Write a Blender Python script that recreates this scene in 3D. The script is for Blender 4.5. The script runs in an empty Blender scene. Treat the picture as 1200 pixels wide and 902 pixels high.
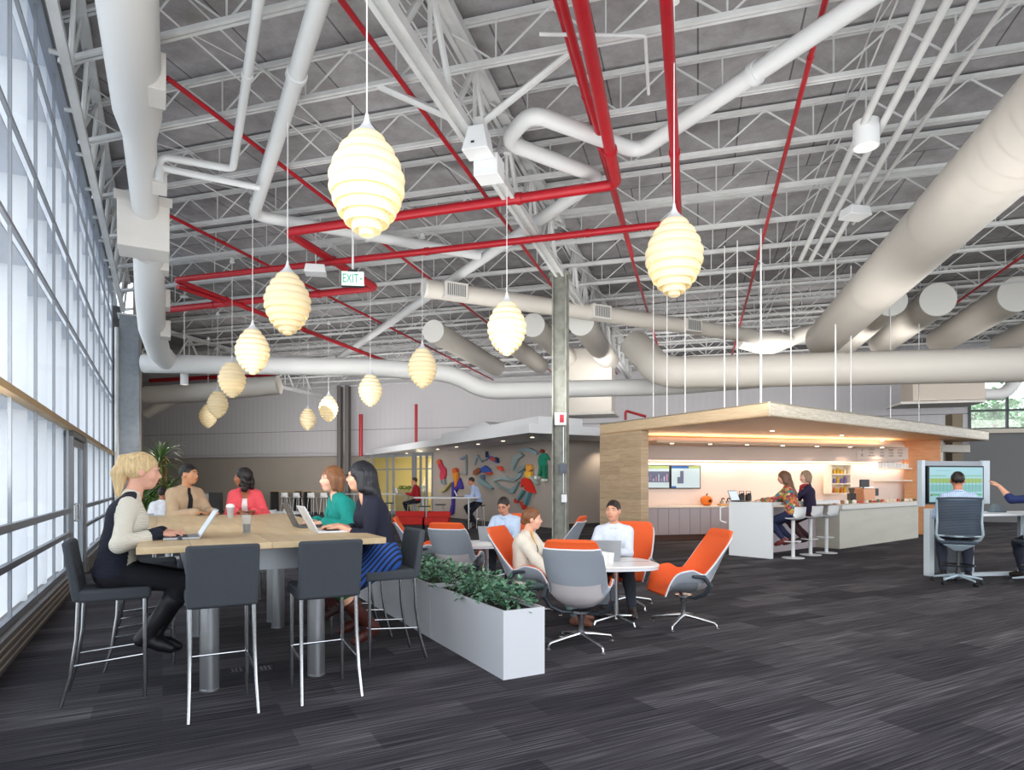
WORLD=3.2; EXPO=0.1
import bpy, math, random
import numpy as np
from math import sin, cos, pi, radians, sqrt, atan2
from mathutils import Vector, Matrix
random.seed(7)
SC = bpy.context.scene
COL = SC.collection
F = 745.0; CX = 600.0; CY = 567.0; H = 1.5
def V(*a): return Vector(a)
def at(x, y, Z): return V((x-CX)/F*Z, Z, H+(CY-y)/F*Z)
def atz(x, y, z):                      # a point at height z seen at x,y
    Z = (z-H)*F/(CY-y); return V((x-CX)/F*Z, Z, z)
def fl(x, y): return atz(x, y, 0.0)
W1 = V(-.4817, .8763, 0); W2 = V(.8763, .4817, 0)
R1 = V(.2809, .9597, 0); R2 = V(.9597, -.2809, 0)
UP = V(0, 0, 1)
def W(a, b, z=0): return W2*a + W1*b + UP*z
def R(s, u, z=0): return R1*s + R2*u + UP*z
def lp(x, P, Q):                        # where the sight line at x crosses line P-Q in plan
    r = (x-CX)/F
    dx, dy = Q[0]-P[0], Q[1]-P[1]
    t = (r*P[1]-P[0])/(dx-r*dy)
    return V(P[0]+dx*t, P[1]+dy*t, 0)
def lpz(x, y, P, Q):
    p = lp(x, P, Q); p.z = H+(CY-y)/F*p.y; return p
def head(d): return atan2(-d[0], d[1])
# ---------- materials
def lin(c):
    if isinstance(c, str):
        c = c.lstrip('#'); c = [int(c[i:i+2], 16)/255 for i in (0, 2, 4)]
        c = [x/12.92 if x <= .04045 else ((x+.055)/1.055)**2.4 for x in c]
    return (c[0], c[1], c[2], 1)
MATS = {}
def mat(name, c='#888888', rough=.6, metal=0, spec=.5, noise=0, nscale=8, bump=0, bscale=40, emit=None, es=0, trans=0, sub=0, alpha=1, ior=1.45, tl=0):
    if name in MATS: return MATS[name]
    m = bpy.data.materials.new(name); m.use_nodes = True; nt = m.node_tree
    b = nt.nodes['Principled BSDF']; L = nt.links.new
    b.inputs['Base Color'].default_value = lin(c); b.inputs['Roughness'].default_value = rough
    b.inputs['Metallic'].default_value = metal; b.inputs['Specular IOR Level'].default_value = spec
    b.inputs['Transmission Weight'].default_value = trans; b.inputs['Alpha'].default_value = alpha; b.inputs['IOR'].default_value = ior
    tc = nt.nodes.new('ShaderNodeTexCoord')
    if noise:
        n = nt.nodes.new('ShaderNodeTexNoise'); n.inputs['Scale'].default_value = nscale; n.inputs['Detail'].default_value = 4
        L(tc.outputs['Object'], n.inputs['Vector'])
        h = nt.nodes.new('ShaderNodeHueSaturation'); h.inputs['Color'].default_value = lin(c)
        mr = nt.nodes.new('ShaderNodeMapRange'); mr.inputs['From Min'].default_value = .3; mr.inputs['From Max'].default_value = .7
        mr.inputs['To Min'].default_value = 1-noise; mr.inputs['To Max'].default_value = 1+noise
        L(n.outputs['Fac'], mr.inputs['Value']); L(mr.outputs['Result'], h.inputs['Value']); L(h.outputs['Color'], b.inputs['Base Color'])
    if bump:
        n2 = nt.nodes.new('ShaderNodeTexNoise'); n2.inputs['Scale'].default_value = bscale
        L(tc.outputs['Object'], n2.inputs['Vector'])
        bp = nt.nodes.new('ShaderNodeBump'); bp.inputs['Strength'].default_value = bump; bp.inputs['Distance'].default_value = .01
        L(n2.outputs['Fac'], bp.inputs['Height']); L(bp.outputs['Normal'], b.inputs['Normal'])
    if emit:
        b.inputs['Emission Color'].default_value = lin(emit); b.inputs['Emission Strength'].default_value = es
    if tl:
        out = nt.nodes['Material Output']; t = nt.nodes.new('ShaderNodeBsdfTranslucent'); t.inputs['Color'].default_value = lin(c)
        mx = nt.nodes.new('ShaderNodeMixShader'); mx.inputs['Fac'].default_value = tl
        L(b.outputs[0], mx.inputs[1]); L(t.outputs[0], mx.inputs[2]); L(mx.outputs[0], out.inputs['Surface'])
    MATS[name] = m; return m
def nodes(m): nt = m.node_tree; return nt, nt.nodes, nt.links.new, nt.nodes['Principled BSDF']
# ---------- mesh builder
class MB:
    def __init__(s): s.v = []; s.f = []; s.m = []; s.mi = 0
    def add(s, vs, fs):
        o = len(s.v); s.v += [tuple(p) for p in vs]; s.f += [tuple(i+o for i in f) for f in fs]; s.m += [s.mi]*len(fs); return s
    def hexa(s, b, t):                   # 4 bottom, 4 top points (ccw from above)
        return s.add(list(b)+list(t), [(3,2,1,0),(4,5,6,7),(0,1,5,4),(1,2,6,5),(2,3,7,6),(3,0,4,7)])
    def box(s, c, size, rz=0, rx=0, ry=0):
        M = Matrix.Translation(Vector(c)) @ Matrix.Rotation(rz,4,'Z') @ Matrix.Rotation(ry,4,'Y') @ Matrix.Rotation(rx,4,'X')
        x, y, z = [q/2 for q in size]
        P = [M @ V(*p) for p in ((-x,-y,-z),(x,-y,-z),(x,y,-z),(-x,y,-z),(-x,-y,z),(x,-y,z),(x,y,z),(-x,y,z))]
        return s.hexa(P[:4], P[4:])
    def wallbox(s, P, Q, z0, z1, th, side=0):  # box on plan line P-Q; side 0 centred, +1 left of direction
        P = V(P[0],P[1],0); Q = V(Q[0],Q[1],0); d = (Q-P).normalized(); n = V(-d.y, d.x, 0)
        a = n*(th*(side-1)/2); b = n*(th*(side+1)/2)
        pts = [P+a, Q+a, Q+b, P+b]
        return s.hexa([p+UP*z0 for p in pts], [p+UP*z1 for p in pts])
    def prism(s, pts, z0, z1):
        n = len(pts); ar = sum(pts[i][0]*pts[(i+1)%n][1]-pts[(i+1)%n][0]*pts[i][1] for i in range(n))
        if ar < 0: pts = list(pts)[::-1]
        vs = [(p[0],p[1],z0) for p in pts]+[(p[0],p[1],z1) for p in pts]
        return s.add(vs, [tuple(range(n-1,-1,-1)), tuple(range(n,2*n))]+[(i,(i+1)%n,n+(i+1)%n,n+i) for i in range(n)])
    def tube(s, pts, r, n=12, caps=True, r2=None):
        pts = [Vector(p) for p in pts]; k = len(pts)
        if not isinstance(r, (list, tuple)): r = [r]*k if r2 is None else [r+(r2-r)*i/(k-1) for i in range(k)]
        vs = []; fs = []; prev = None
        for i, p in enumerate(pts):
            if i == 0: d = pts[1]-p
            elif i == k-1: d = p-pts[i-1]
            else: d = (pts[i+1]-p).normalized()+(p-pts[i-1]).normalized()
            d = d.normalized()
            if prev is None:
                a = UP if abs(d.z) < .9 else V(1,0,0)
                x = d.cross(a).normalized()
            else:
                x = prev-d*prev.dot(d); x = x.normalized()
            prev = x; y = d.cross(x)
            sc = 1
            if 0 < i < k-1:
                c = (pts[i+1]-p).normalized().dot((p-pts[i-1]).normalized()); sc = 1
            for j in range(n):
                t = 2*pi*j/n; vs.append(p+(x*cos(t)+y*sin(t))*r[i]*sc)
        for i in range(k-1):
            for j in range(n):
                j2 = (j+1)%n; fs.append((i*n+j, i*n+j2, (i+1)*n+j2, (i+1)*n+j))
        if caps: fs.append(tuple(range(n-1,-1,-1))); fs.append(tuple((k-1)*n+j for j in range(n)))
        return s.add(vs, fs)
    def bend(s, pts, r, n=12, rad=None, caps=True, seg=6):   # polyline with rounded elbows
        pts = [Vector(p) for p in pts]; rad = rad or r*2.2; out = [pts[0]]
        for i in range(1, len(pts)-1):
            a, b, c = pts[i-1], pts[i], pts[i+1]
            u = (a-b); w = (c-b); q = min(rad, u.length*.48, w.length*.48); u = u.normalized()*q; w = w.normalized()*q
            for k in range(seg+1):
                t = k/seg; out.append((b+u)*(1-t)**2+b*2*t*(1-t)+(b+w)*t*t)
        out.append(pts[-1]); return s.tube(out, r, n, caps)
    def lathe(s, prof, c=(0,0,0), n=24, closed=False, sx=1, sy=1):
        c = Vector(c); vs = []; fs = []; k = len(prof)
        for (r, z) in prof:
            for j in range(n):
                t = 2*pi*j/n; vs.append((c.x+r*cos(t)*sx, c.y+r*sin(t)*sy, c.z+z))
        rng = range(k) if closed else range(k-1)
        for i in rng:
            i2 = (i+1)%k
            for j in range(n):
                j2 = (j+1)%n; fs.append((i*n+j, i*n+j2, i2*n+j2, i2*n+j))
        if not closed:
            if prof[0][0] > 1e-4: fs.append(tuple(range(n-1,-1,-1)))
            if prof[-1][0] > 1e-4: fs.append(tuple((k-1)*n+j for j in range(n)))
        return s.add(vs, fs)
    def sphere(s, c, r, n=12, m=8):
        if not isinstance(r, (tuple, list)): r = (r, r, r)
        vs = []; fs = []; c = Vector(c)
        for i in range(m+1):
            a = pi*i/m
            for j in range(n):
                t = 2*pi*j/n; vs.append((c.x+r[0]*sin(a)*cos(t), c.y+r[1]*sin(a)*sin(t), c.z-r[2]*cos(a)))
        for i in range(m):
            for j in range(n): j2 = (j+1)%n; fs.append((i*n+j, i*n+j2, (i+1)*n+j2, (i+1)*n+j))
        return s.add(vs, fs)
    def xf(s, M, i0=0):
        for i in range(i0, len(s.v)): s.v[i] = tuple(M @ Vector(s.v[i]))
        return s
    def build(s, name, m, parent=None, smooth=None, bevel=0, angle=35, keep=False, bseg=2):
        me = bpy.data.meshes.new(name)
        off = V(0,0,0)
        if parent is None and not keep:
            A = np.array(s.v); off = V(float((A[:,0].min()+A[:,0].max())/2), float((A[:,1].min()+A[:,1].max())/2), float(A[:,2].min()))
        me.from_pydata([(p[0]-off.x, p[1]-off.y, p[2]-off.z) for p in s.v], [], s.f)
        ms = m if isinstance(m, (list, tuple)) else [m]
        for q in ms: me.materials.append(q)
        if len(ms) > 1: me.polygons.foreach_set('material_index', s.m)
        me.update()
        if smooth is None: smooth = True
        if smooth:
            me.polygons.foreach_set('use_smooth', [True]*len(me.polygons))
            try: me.set_sharp_from_angle(angle=radians(angle))
            except Exception: pass
        o = bpy.data.objects.new(name, me); COL.objects.link(o); o.location = off
        if parent: o.parent = parent
        if bevel:
            b = o.modifiers.new('bevel', 'BEVEL'); b.width = bevel; b.segments = bseg; b.limit_method = 'ANGLE'; b.angle_limit = radians(40); b.harden_normals = False
        return o
def thing(name, label, cat, loc=(0,0,0), rz=0, group=None):
    o = bpy.data.objects.new(name, None); COL.objects.link(o); o.location = loc; o.rotation_euler = (0,0,rz)
    o.empty_display_size = .1
    return tag(o, label, cat, group)
def tag(o, label=None, cat=None, group=None, kind=None):
    if label: o['label'] = label
    if cat: o['category'] = cat
    if group: o['group'] = group
    if kind: o['kind'] = kind
    return o
def struct(name, mb, m, **k):
    o = mb.build(name, m, **k); o['kind'] = 'structure'; return o
def kids(o): return [c for c in COL.objects if c.parent == o]
def dup(r, loc=None, rz=None, label=None, group=None):
    def rec(o, par):
        c = o.copy(); COL.objects.link(c); c.parent = par
        for k in TREE.get(o.name, []): rec(k, c)
        return c
    TREE = {}
    for c in list(COL.objects):
        if c.parent: TREE.setdefault(c.parent.name, []).append(c)
    n = rec(r, None)
    if loc is not None: n.location = loc
    if rz is not None: n.rotation_euler = (0,0,rz)
    if label: n['label'] = label
    if group: n['group'] = group
    return n
def text(name, body, size, m, parent, loc, rot, align='CENTER', ext=.001, wscale=1):
    cu = bpy.data.curves.new(name, 'FONT'); cu.body = body; cu.size = size; cu.align_x = align; cu.align_y = 'CENTER'; cu.extrude = ext; cu.resolution_u = 3
    t = bpy.data.objects.new(name+'_tmp', cu); COL.objects.link(t)
    dg = bpy.context.evaluated_depsgraph_get(); dg.update()
    me = bpy.data.meshes.new_from_object(t.evaluated_get(dg)); bpy.data.objects.remove(t); bpy.data.curves.remove(cu)
    me.materials.clear(); me.materials.append(m)
    o = bpy.data.objects.new(name, me); COL.objects.link(o); o.location = loc; o.rotation_euler = rot; o.scale = (wscale,1,1)
    if parent: o.parent = parent
    return o
ORD = ['first','second','third','fourth','fifth','sixth','seventh','eighth','ninth','tenth','eleventh','twelfth','thirteenth','fourteenth','fifteenth','sixteenth','seventeenth','eighteenth','nineteenth','twentieth']
# ---------- shared materials
white_steel = mat('white_steel', '#c9cbcb', .5, noise=.08, nscale=3)
duct_paint = mat('duct_paint', '#d3d0cb', .55, noise=.05, nscale=2)
def duct_mat():
    m = mat('spiral_duct', '#cfcbc4', .5); nt, N, L, b = nodes(m)
    tc = N.new('ShaderNodeTexCoord'); w = N.new('ShaderNodeTexWave'); w.wave_type = 'BANDS'; w.bands_direction = 'Z'
    w.inputs['Scale'].default_value = 3.2
    L(tc.outputs['Generated'], w.inputs['Vector'])
    return m
red_paint = mat('red_pipe_paint', '#a51a26', .35, noise=.06)
chrome = mat('brushed_chrome', '#b9bbbd', .22, metal=1)
alu = mat('aluminium', '#b4b7ba', .35, metal=.85)
white_plas = mat('white_plastic', '#dfe2e4', .4)
white_lam = mat('white_laminate', '#dcdfe3', .45)
black_plas = mat('black_plastic', '#16181b', .4)
dark_fab = mat('charcoal_fabric', '#42464c', .9, noise=.12, nscale=200, bump=.2, bscale=300)
glass = mat('clear_glass', '#ffffff', .02, trans=1, ior=1.1, spec=.3)

def clear(name, c=(.97,.98,.985), gl=.05):
    m = bpy.data.materials.new(name); m.use_nodes = True; nt = m.node_tree; N = nt.nodes; L = nt.links.new
    N.remove(N['Principled BSDF']); t = N.new('ShaderNodeBsdfTransparent'); t.inputs[0].default_value = (*c,1); g = N.new('ShaderNodeBsdfGlossy'); g.inputs['Roughness'].default_value = .03
    mx = N.new('ShaderNodeMixShader'); mx.inputs[0].default_value = gl; L(t.outputs[0], mx.inputs[1]); L(g.outputs[0], mx.inputs[2]); L(mx.outputs[0], N['Material Output'].inputs['Surface']); return m
glass = clear('window_glass')
# ================= floor
def carpet():
    m = mat('plank_carpet', '#3a3d42', .95, spec=.15); nt, N, L, b = nodes(m)
    tc = N.new('ShaderNodeTexCoord'); mp = N.new('ShaderNodeMapping'); mp.vector_type = 'POINT'
    mp.inputs['Rotation'].default_value = (0, 0, -radians(28.8))
    L(tc.outputs['Object'], mp.inputs['Vector'])
    br = N.new('ShaderNodeTexBrick'); br.offset = .37; br.offset_frequency = 2
    for k, v in (('Scale', 1), ('Mortar Size', 0), ('Brick Width', 1.1), ('Row Height', .27), ('Bias', 0)): br.inputs[k].default_value = v
    br.inputs['Color1'].default_value = (0,0,0,1); br.inputs['Color2'].default_value = (1,1,1,1)
    L(mp.outputs[0], br.inputs['Vector'])
    # fine yarn lines along the planks
    m2 = N.new('ShaderNodeMapping'); m2.inputs['Scale'].default_value = (1.3, 70, 1); L(mp.outputs[0], m2.inputs['Vector'])
    n1 = N.new('ShaderNodeTexNoise'); n1.inputs['Scale'].default_value = 1; n1.inputs['Detail'].default_value = 3; L(m2.outputs[0], n1.inputs['Vector'])
    m3 = N.new('ShaderNodeMapping'); m3.inputs['Scale'].default_value = (.5, 1.6, 1); L(mp.outputs[0], m3.inputs['Vector'])
    n2 = N.new('ShaderNodeTexNoise'); n2.inputs['Scale'].default_value = .8; L(m3.outputs[0], n2.inputs['Vector'])
    n3 = N.new('ShaderNodeTexNoise'); n3.inputs['Scale'].default_value = 160; n3.inputs['Detail'].default_value = 2; L(tc.outputs['Object'], n3.inputs['Vector'])
    def math(op, a, bb, c=None):
        q = N.new('ShaderNodeMath'); q.operation = op
        for i, x in enumerate((a, bb, c)):
            if x is None: continue
            if isinstance(x, (int, float)): q.inputs[i].default_value = x
            else: L(x, q.inputs[i])
        return q.outputs[0]
    f = math('MULTIPLY_ADD', br.outputs['Color'], .30, .06)
    f = math('MULTIPLY_ADD', n1.outputs['Fac'], 1.5, math('ADD', f, -.62))
    f = math('MULTIPLY_ADD', n3.outputs['Fac'], .35, math('ADD', f, -.17))
    f = math('MULTIPLY_ADD', n2.outputs['Fac'], .4, math('ADD', f, -.2))
    cr = N.new('ShaderNodeValToRGB'); e = cr.color_ramp.elements
    e[0].position = .0; e[0].color = lin('#232328'); e[1].position = 1; e[1].color = lin('#8b898c')
    x = cr.color_ramp.elements.new(.45); x.color = lin('#4a474b')
    L(f, cr.inputs['Fac']); L(cr.outputs['Color'], b.inputs['Base Color'])
    bp = N.new('ShaderNodeBump'); bp.inputs['Strength'].default_value = .4; bp.inputs['Distance'].default_value = .004
    L(n3.outputs['Fac'], bp.inputs['Height']); L(bp.outputs['Normal'], b.inputs['Normal'])
    return m
SIDE0 = V(-10.35, 17.75, 0)
BS = 29.4
BL = lp(167, R(BS,-30), R(BS,20))
fp = [W(-1.2,-4), W(-1.2,20.6), SIDE0, BL, R(34,-10), R(34,22), R(-2,22), W(12,-4)]
mb = MB().prism(fp, -.12, 0); struct('floor', mb, carpet(), keep=True)
# ================= roof deck
def deck():
    m = mat('roof_deck_boards', '#8f8d8e', .9, spec=.1); nt, N, L, b = nodes(m)
    tc = N.new('ShaderNodeTexCoord'); mp = N.new('ShaderNodeMapping'); mp.inputs['Rotation'].default_value = (0,0,radians(16.3))
    L(tc.outputs['Object'], mp.inputs['Vector'])
    br = N.new('ShaderNodeTexBrick'); br.offset = .5
    for k, v in (('Scale', 1), ('Mortar Size', .012), ('Brick Width', 1.22), ('Row Height', 2.44), ('Bias', 0)): br.inputs[k].default_value = v
    br.inputs['Color1'].default_value = lin('#a9a8ab'); br.inputs['Color2'].default_value = lin('#9f9ea1'); br.inputs['Mortar'].default_value = lin('#6c6c70')
    L(mp.outputs[0], br.inputs['Vector'])
    n = N.new('ShaderNodeTexNoise'); n.inputs['Scale'].default_value = 2.2; n.inputs['Detail'].default_value = 8; n.inputs['Roughness'].default_value = .75
    L(mp.outputs[0], n.inputs['Vector'])
    cr = N.new('ShaderNodeValToRGB'); cr.color_ramp.elements[0].position = .35; cr.color_ramp.elements[0].color = lin('#cfcdca'); cr.color_ramp.elements[1].position = .7; cr.color_ramp.elements[1].color = (1,1,1,1)
    L(n.outputs['Fac'], cr.inputs['Fac'])
    mx = N.new('ShaderNodeMix'); mx.data_type = 'RGBA'; mx.blend_type = 'MULTIPLY'; mx.inputs[0].default_value = 1
    L(br.outputs['Color'], mx.inputs[6]); L(cr.outputs['Color'], mx.inputs[7]); L(mx.outputs[2], b.inputs['Base Color'])
    return m
ROOF = 7.1
rp = [W(-1.3,-1.5), W(-1.3,20.8), SIDE0+V(-.2,0,0), BL, R(BS+.2,-10), R(BS+.2,20), R(1.5,20), R(1.5,2)]
mb = MB().prism(rp, ROOF, ROOF+.2); struct('ceiling', mb, deck(), keep=True)
# ================= window wall
mull = mat('window_mullion', '#8d9299', .45, metal=.3)
tanm = mat('window_transom_wood', '#a58a63', .5, noise=.1)
finm = mat('white_sunshade', '#f4f6f9', .6, tl=.5)
BAY = 1.3185; T0 = 7.16-BAY*6; NB = 17
ZT = [.28, .77, 1.11, 2.31, 3.84, 4.80, 6.03, 6.72]
mb = MB()
def wpt(t, off=0): return W(-1.2-off, t)
TE = T0+NB*BAY
D0, D1 = T0+BAY*10.02, T0+BAY*11.5-.02     # the glazed door between two mullions
D0 = 11.22; D1 = 12.38+BAY*.5
mb.wallbox(wpt(T0), wpt(TE), 6.66, 6.80, .12)
for z, h in ((6.03,.035),(4.80,.035),(3.84,.04)): mb.wallbox(wpt(T0), wpt(TE), z-h/2, z+h/2, .035)
for z, h in ((1.11,.07),(.77,.06),(.28,.06)):
    mb.wallbox(wpt(T0), wpt(D0), z-h/2, z+h/2, .05); mb.wallbox(wpt(D1), wpt(TE), z-h/2, z+h/2, .05)
for i in range(NB+1):
    t = T0+i*BAY
    lo = .28 if not (D0-.05 < t < D1+.05) else 2.35
    mb.wallbox(wpt(t-.013), wpt(t+.013), lo, 6.7, .03)
wf = struct('window_1', mb, mull, keep=True)
mb = MB().wallbox(wpt(T0, -.03), wpt(TE, -.03), 2.28, 2.35, .09); mb.build('transom_rail', tanm, wf)
mb = MB()
for i in range(NB+1):
    t = T0+i*BAY; mb.wallbox(W(-1.27,t-.006), W(-1.75,t-.006), .1, 6.8, .012)
mb.build('vertical_fins', finm, wf)
mb = MB()
shelfm = mat('sunshade_shelf', '#d8dde6', .6, tl=.25)
for z in (2.31, 3.84, 4.80, 6.03, 6.74): mb.wallbox(wpt(T0,.07), wpt(TE,.07), z-.01, z+.01, .48, 1)
mb.build('horizontal_shades', shelfm, wf)
mb = MB()
for i in range(NB):
    t = T0+i*BAY+.03
    for k in range(len(ZT)-1):
        if ZT[k] < 2.2 and D0-BAY < t < D1: continue
        mb.wallbox(wpt(t), wpt(t+BAY-.06), ZT[k]+.03, ZT[k+1]-.03, .008)
mb.build('panes', glass, wf)
# translucent screen outside the sunshades and the bright ground seen through the glass
gm = mat('frosted_screen', '#eef4fa', .8, tl=.6)
mb = MB().wallbox(wpt(T0,.02), wpt(D0,.02), 0, .25, .22); mb.wallbox(wpt(D1,.02), wpt(TE,.02), 0, .25, .22)
basem = mat('baseboard_metal', '#6d6864', .5)
struct('baseboard_left', mb, basem, keep=True)
mb = MB()
for z in (.06, .13, .20):
    mb.wallbox(wpt(T0,-.10), wpt(D0,-.10), z-.006, z+.006, .012)
o = mb.build('grille_line', mat('pale_trim','#b8aa98',.5), None, keep=True); o.name = 'trim_1'; o['kind'] = 'structure'
# wall above window: white header
mb = MB().wallbox(wpt(T0,.05), wpt(TE,.05), 6.8, ROOF, .16); struct('wall_left', mb, white_steel, keep=True)
# glass door in the window wall
mb = MB(); dd = W1
mb.wallbox(wpt(D0), wpt(D0+.07), 0, 2.28, .12); mb.wallbox(wpt(D1-.07), wpt(D1), 0, 2.28, .12); mb.wallbox(wpt(D0), wpt(D1), 2.2, 2.28, .12)
dr = struct('door_1', mb, mat('door_frame_metal','#77797b',.4,metal=.5), keep=True)
mb = MB(); a, b_ = D0+.09, D1-.09
mb.wallbox(wpt(a), wpt(a+.09), .02, 2.18, .05); mb.wallbox(wpt(b_-.09), wpt(b_), .02, 2.18, .05); mb.wallbox(wpt(a), wpt(b_), .02, .2, .05); mb.wallbox(wpt(a), wpt(b_), 2.08, 2.18, .05)
mb.build('door_leaf', mat('door_leaf_metal','#8f9498',.4,metal=.4), dr)
MB().wallbox(wpt(a+.09), wpt(b_-.09), .2, 2.08, .008).build('pane', glass, dr)
p = wpt(a+.05,-.03); mb = MB(); mb.box((p+W2*.05+UP*1.08), (.03,.03,.28), head(W1)); mb.tube([p+UP*.96, p+W2*.09+UP*.96], .012); mb.tube([p+UP*1.2, p+W2*.09+UP*1.2], .012)
mb.tube([p+W2*.09+UP*.96, p+W2*.09+UP*1.2], .012); mb.build('door_handle', chrome, dr)
# truss along the window head
t_ = thing('roof_truss', 'white steel truss running along the top of the tall window wall', 'truss')
bt = MB(); bt.wallbox(W(-.95,1), W(-.95,20.4), 6.2, 6.29, .1); bt.build('bottom_chord', white_steel, t_)
bt = MB(); bt.wallbox(W(-.83,1), W(-.83,20.4), 6.98, 7.07, .12); bt.build('top_chord', white_steel, t_)
bt = MB(); t = 1.2; k = 0
while t < 20:
    bt.tube([W(-.95,t,6.27), W(-.83,t+.65,7.0)], .03, 6); bt.tube([W(-.83,t+.65,7.0), W(-.95,t+1.3,6.27)], .03, 6)
    bt.tube([W(-.95,t,6.27), W(-.83,t,7.0)], .022, 6); bt.tube([W(-.95,t,6.5), W(-1.15,t,6.5)], .03, 6); t += 1.3
bt.build('web', white_steel, t_)
# ================= back wall and side wall
def panel_mat(name, c, scale):
    m = mat(name, c, .6); nt, N, L, b = nodes(m)
    tc = N.new('ShaderNodeTexCoord'); mp = N.new('ShaderNodeMapping'); mp.inputs['Rotation'].default_value = (0,0,radians(16.3)); L(tc.outputs['Object'], mp.inputs['Vector'])
    w = N.new('ShaderNodeTexWave'); w.bands_direction = 'X'; w.inputs['Scale'].default_value = scale; L(mp.outputs[0], w.inputs['Vector'])
    bp = N.new('ShaderNodeBump'); bp.inputs['Strength'].default_value = .25; bp.inputs['Distance'].default_value = .02
    L(w.outputs['Fac'], bp.inputs['Height']); L(bp.outputs['Normal'], b.inputs['Normal'])
    return m
upm = panel_mat('ribbed_white_panels', '#c3c2c6', 1.1)
beige = mat('beige_wall_paint', '#a39c92', .8, noise=.03, nscale=1)
def bw(x): return lp(x, R(BS,-30), R(BS,20))
xw0, xw1 = bw(1136), bw(1320)
mb = MB()
mb.wallbox(BL, xw0, 4.32, ROOF, .2, 1)
mb.wallbox(BL, bw(1136), 3.03, 4.29, .2, 1)
mb.wallbox(xw0, xw1, 5.75, ROOF, .2, 1)
mb.mi = 1; mb.wallbox(BL, xw0, 4.285, 4.325, .16, 1.1)
bwall = struct('wall_back', mb, [upm, mat('panel_seam','#77767a',.6)], keep=True)
mb = MB().wallbox(BL, bw(430), 0, 3.05, .15, 3); mb.build('lower_wall', beige, bwall)
olive = mat('olive_grey_wall', '#6f7071', .8)
mb = MB().wallbox(bw(760), xw1, 0, 3.55, .15, 1); mb.build('lower_wall', olive, bwall)
mb = MB().wallbox(bw(1040), xw1, 3.5, 3.66, .35, 0); mb.build('ledge', mat('ledge_cream','#c9c2b4',.7), bwall)
mb = MB().wallbox(bw(165), bw(425), 2.96, 3.12, .5, 0); o = struct('trim_2', mb, mat('soffit_trim','#b5b4b8',.6), keep=True)
mb = MB(); n_ = R1
for q in (0, .25, .5, .75, 1): p = xw0.lerp(xw1, q); mb.box((p.x,p.y,4.7), (.09,.09,2.1), head(R1))
for z in (3.68, 4.4, 5.75): mb.wallbox(xw0, xw1, z-.04, z+.04, .09)
w2o = struct('window_2', mb, mat('dark_window_frame','#4a5154',.5), keep=True)
MB().wallbox(xw0, xw1, 3.7, 5.7, .008).build('pane', glass, w2o)
# side wall beyond the window wall (solid)
mb = MB().wallbox(SIDE0, BL, 0, ROOF, .2, 1); struct('wall_side', mb, beige, keep=True)
# partition with lit office behind, left of the mural wall
M1 = V(1.47,21.5,0); M2 = V(-3.77,30.2,0)
SZ = 3.0
mural = mat('mural_wall_paint', '#a79d95', .8, noise=.03, nscale=1)
mb = MB().wallbox(M1, M2, 0, SZ+.5, .2, -1)
MW = lp(716, M1, M1+W2)
mb.wallbox(M1, MW, 0, SZ+.5, .2, 1)
struct('wall_mural', mb, mural, keep=True)
mb = MB().wallbox(M1-W2*.02, MW, 0, .14, .03, -1); struct('baseboard_mural', mb, mat('dark_base','#3a3735',.6), keep=True)
PL = bw(428)
mb = MB()
for x in (436, 454, 461, 484, 487, 493, 500, 507):
    p = lp(x, M2, PL); mb.box((p.x,p.y,SZ/2), (.11,.11,SZ), .3)
mb.wallbox(M2, PL, 2.85, 3.0, .1); mb.wallbox(M2, PL, 2.2, 2.26, .08); mb.wallbox(M2, PL, 0, .12, .1)
w3 = struct('window_3', mb, mat('grey_partition_frame','#7e8185',.5), keep=True)
MB().wallbox(M2, PL, .1, 2.9, .01).build('pane', glass, w3)
mb = MB().wallbox(R(33,-24), R(33,-6), 0, 3.2, .1); struct('wall_office', mb, mat('yellow_office_wall','#e3cf86',.8), keep=True)
mb = MB().prism([PL, M2, R(33,-6), R(33,-24)], 3.0, 3.1); mb.build('x', white_lam, keep=True).name = 'ceiling_office'; bpy.data.objects['ceiling_office']['kind'] = 'structure'
p = lp(470, M2, PL)+R1*2
l = bpy.data.lights.new('office_light', 'POINT'); l.energy = 150; l.color = (1,.85,.55); l.shadow_soft_size = .3; o = bpy.data.objects.new('office_light', l); COL.objects.link(o); o.location = (p.x, p.y, 2.5)
t_ = MB(); q = lp(470,M2,PL)+R1*1.2
t_.box((q.x,q.y,.6), (1.6,.5,1.2), -.28); o = t_.build('office_cabinet', mat('office_cabinet_tan','#b7a573',.7), bevel=.02); tag(o, 'low tan cabinet inside the glazed office behind the white canopy', 'cabinet')
tb = thing('hedge_plant', 'low green hedge plant on top of the tan office cabinet', 'plant', (q.x,q.y,1.2))
mb = MB(); rr = random.Random(3)
for i in range(300):
    c = V(rr.uniform(-.7,.7), rr.uniform(-.15,.15), rr.uniform(.02,.2)); d = V(rr.gauss(0,1),rr.gauss(0,1),rr.gauss(0,1)).normalized()*.05; e = d.orthogonal().normalized()*.03
    mb.add([c-d, c+e, c+d, c-e], [(0,1,2,3)])
mb.build('leaves', mat('hedge_green','#5a7a35',.7), tb)
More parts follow.
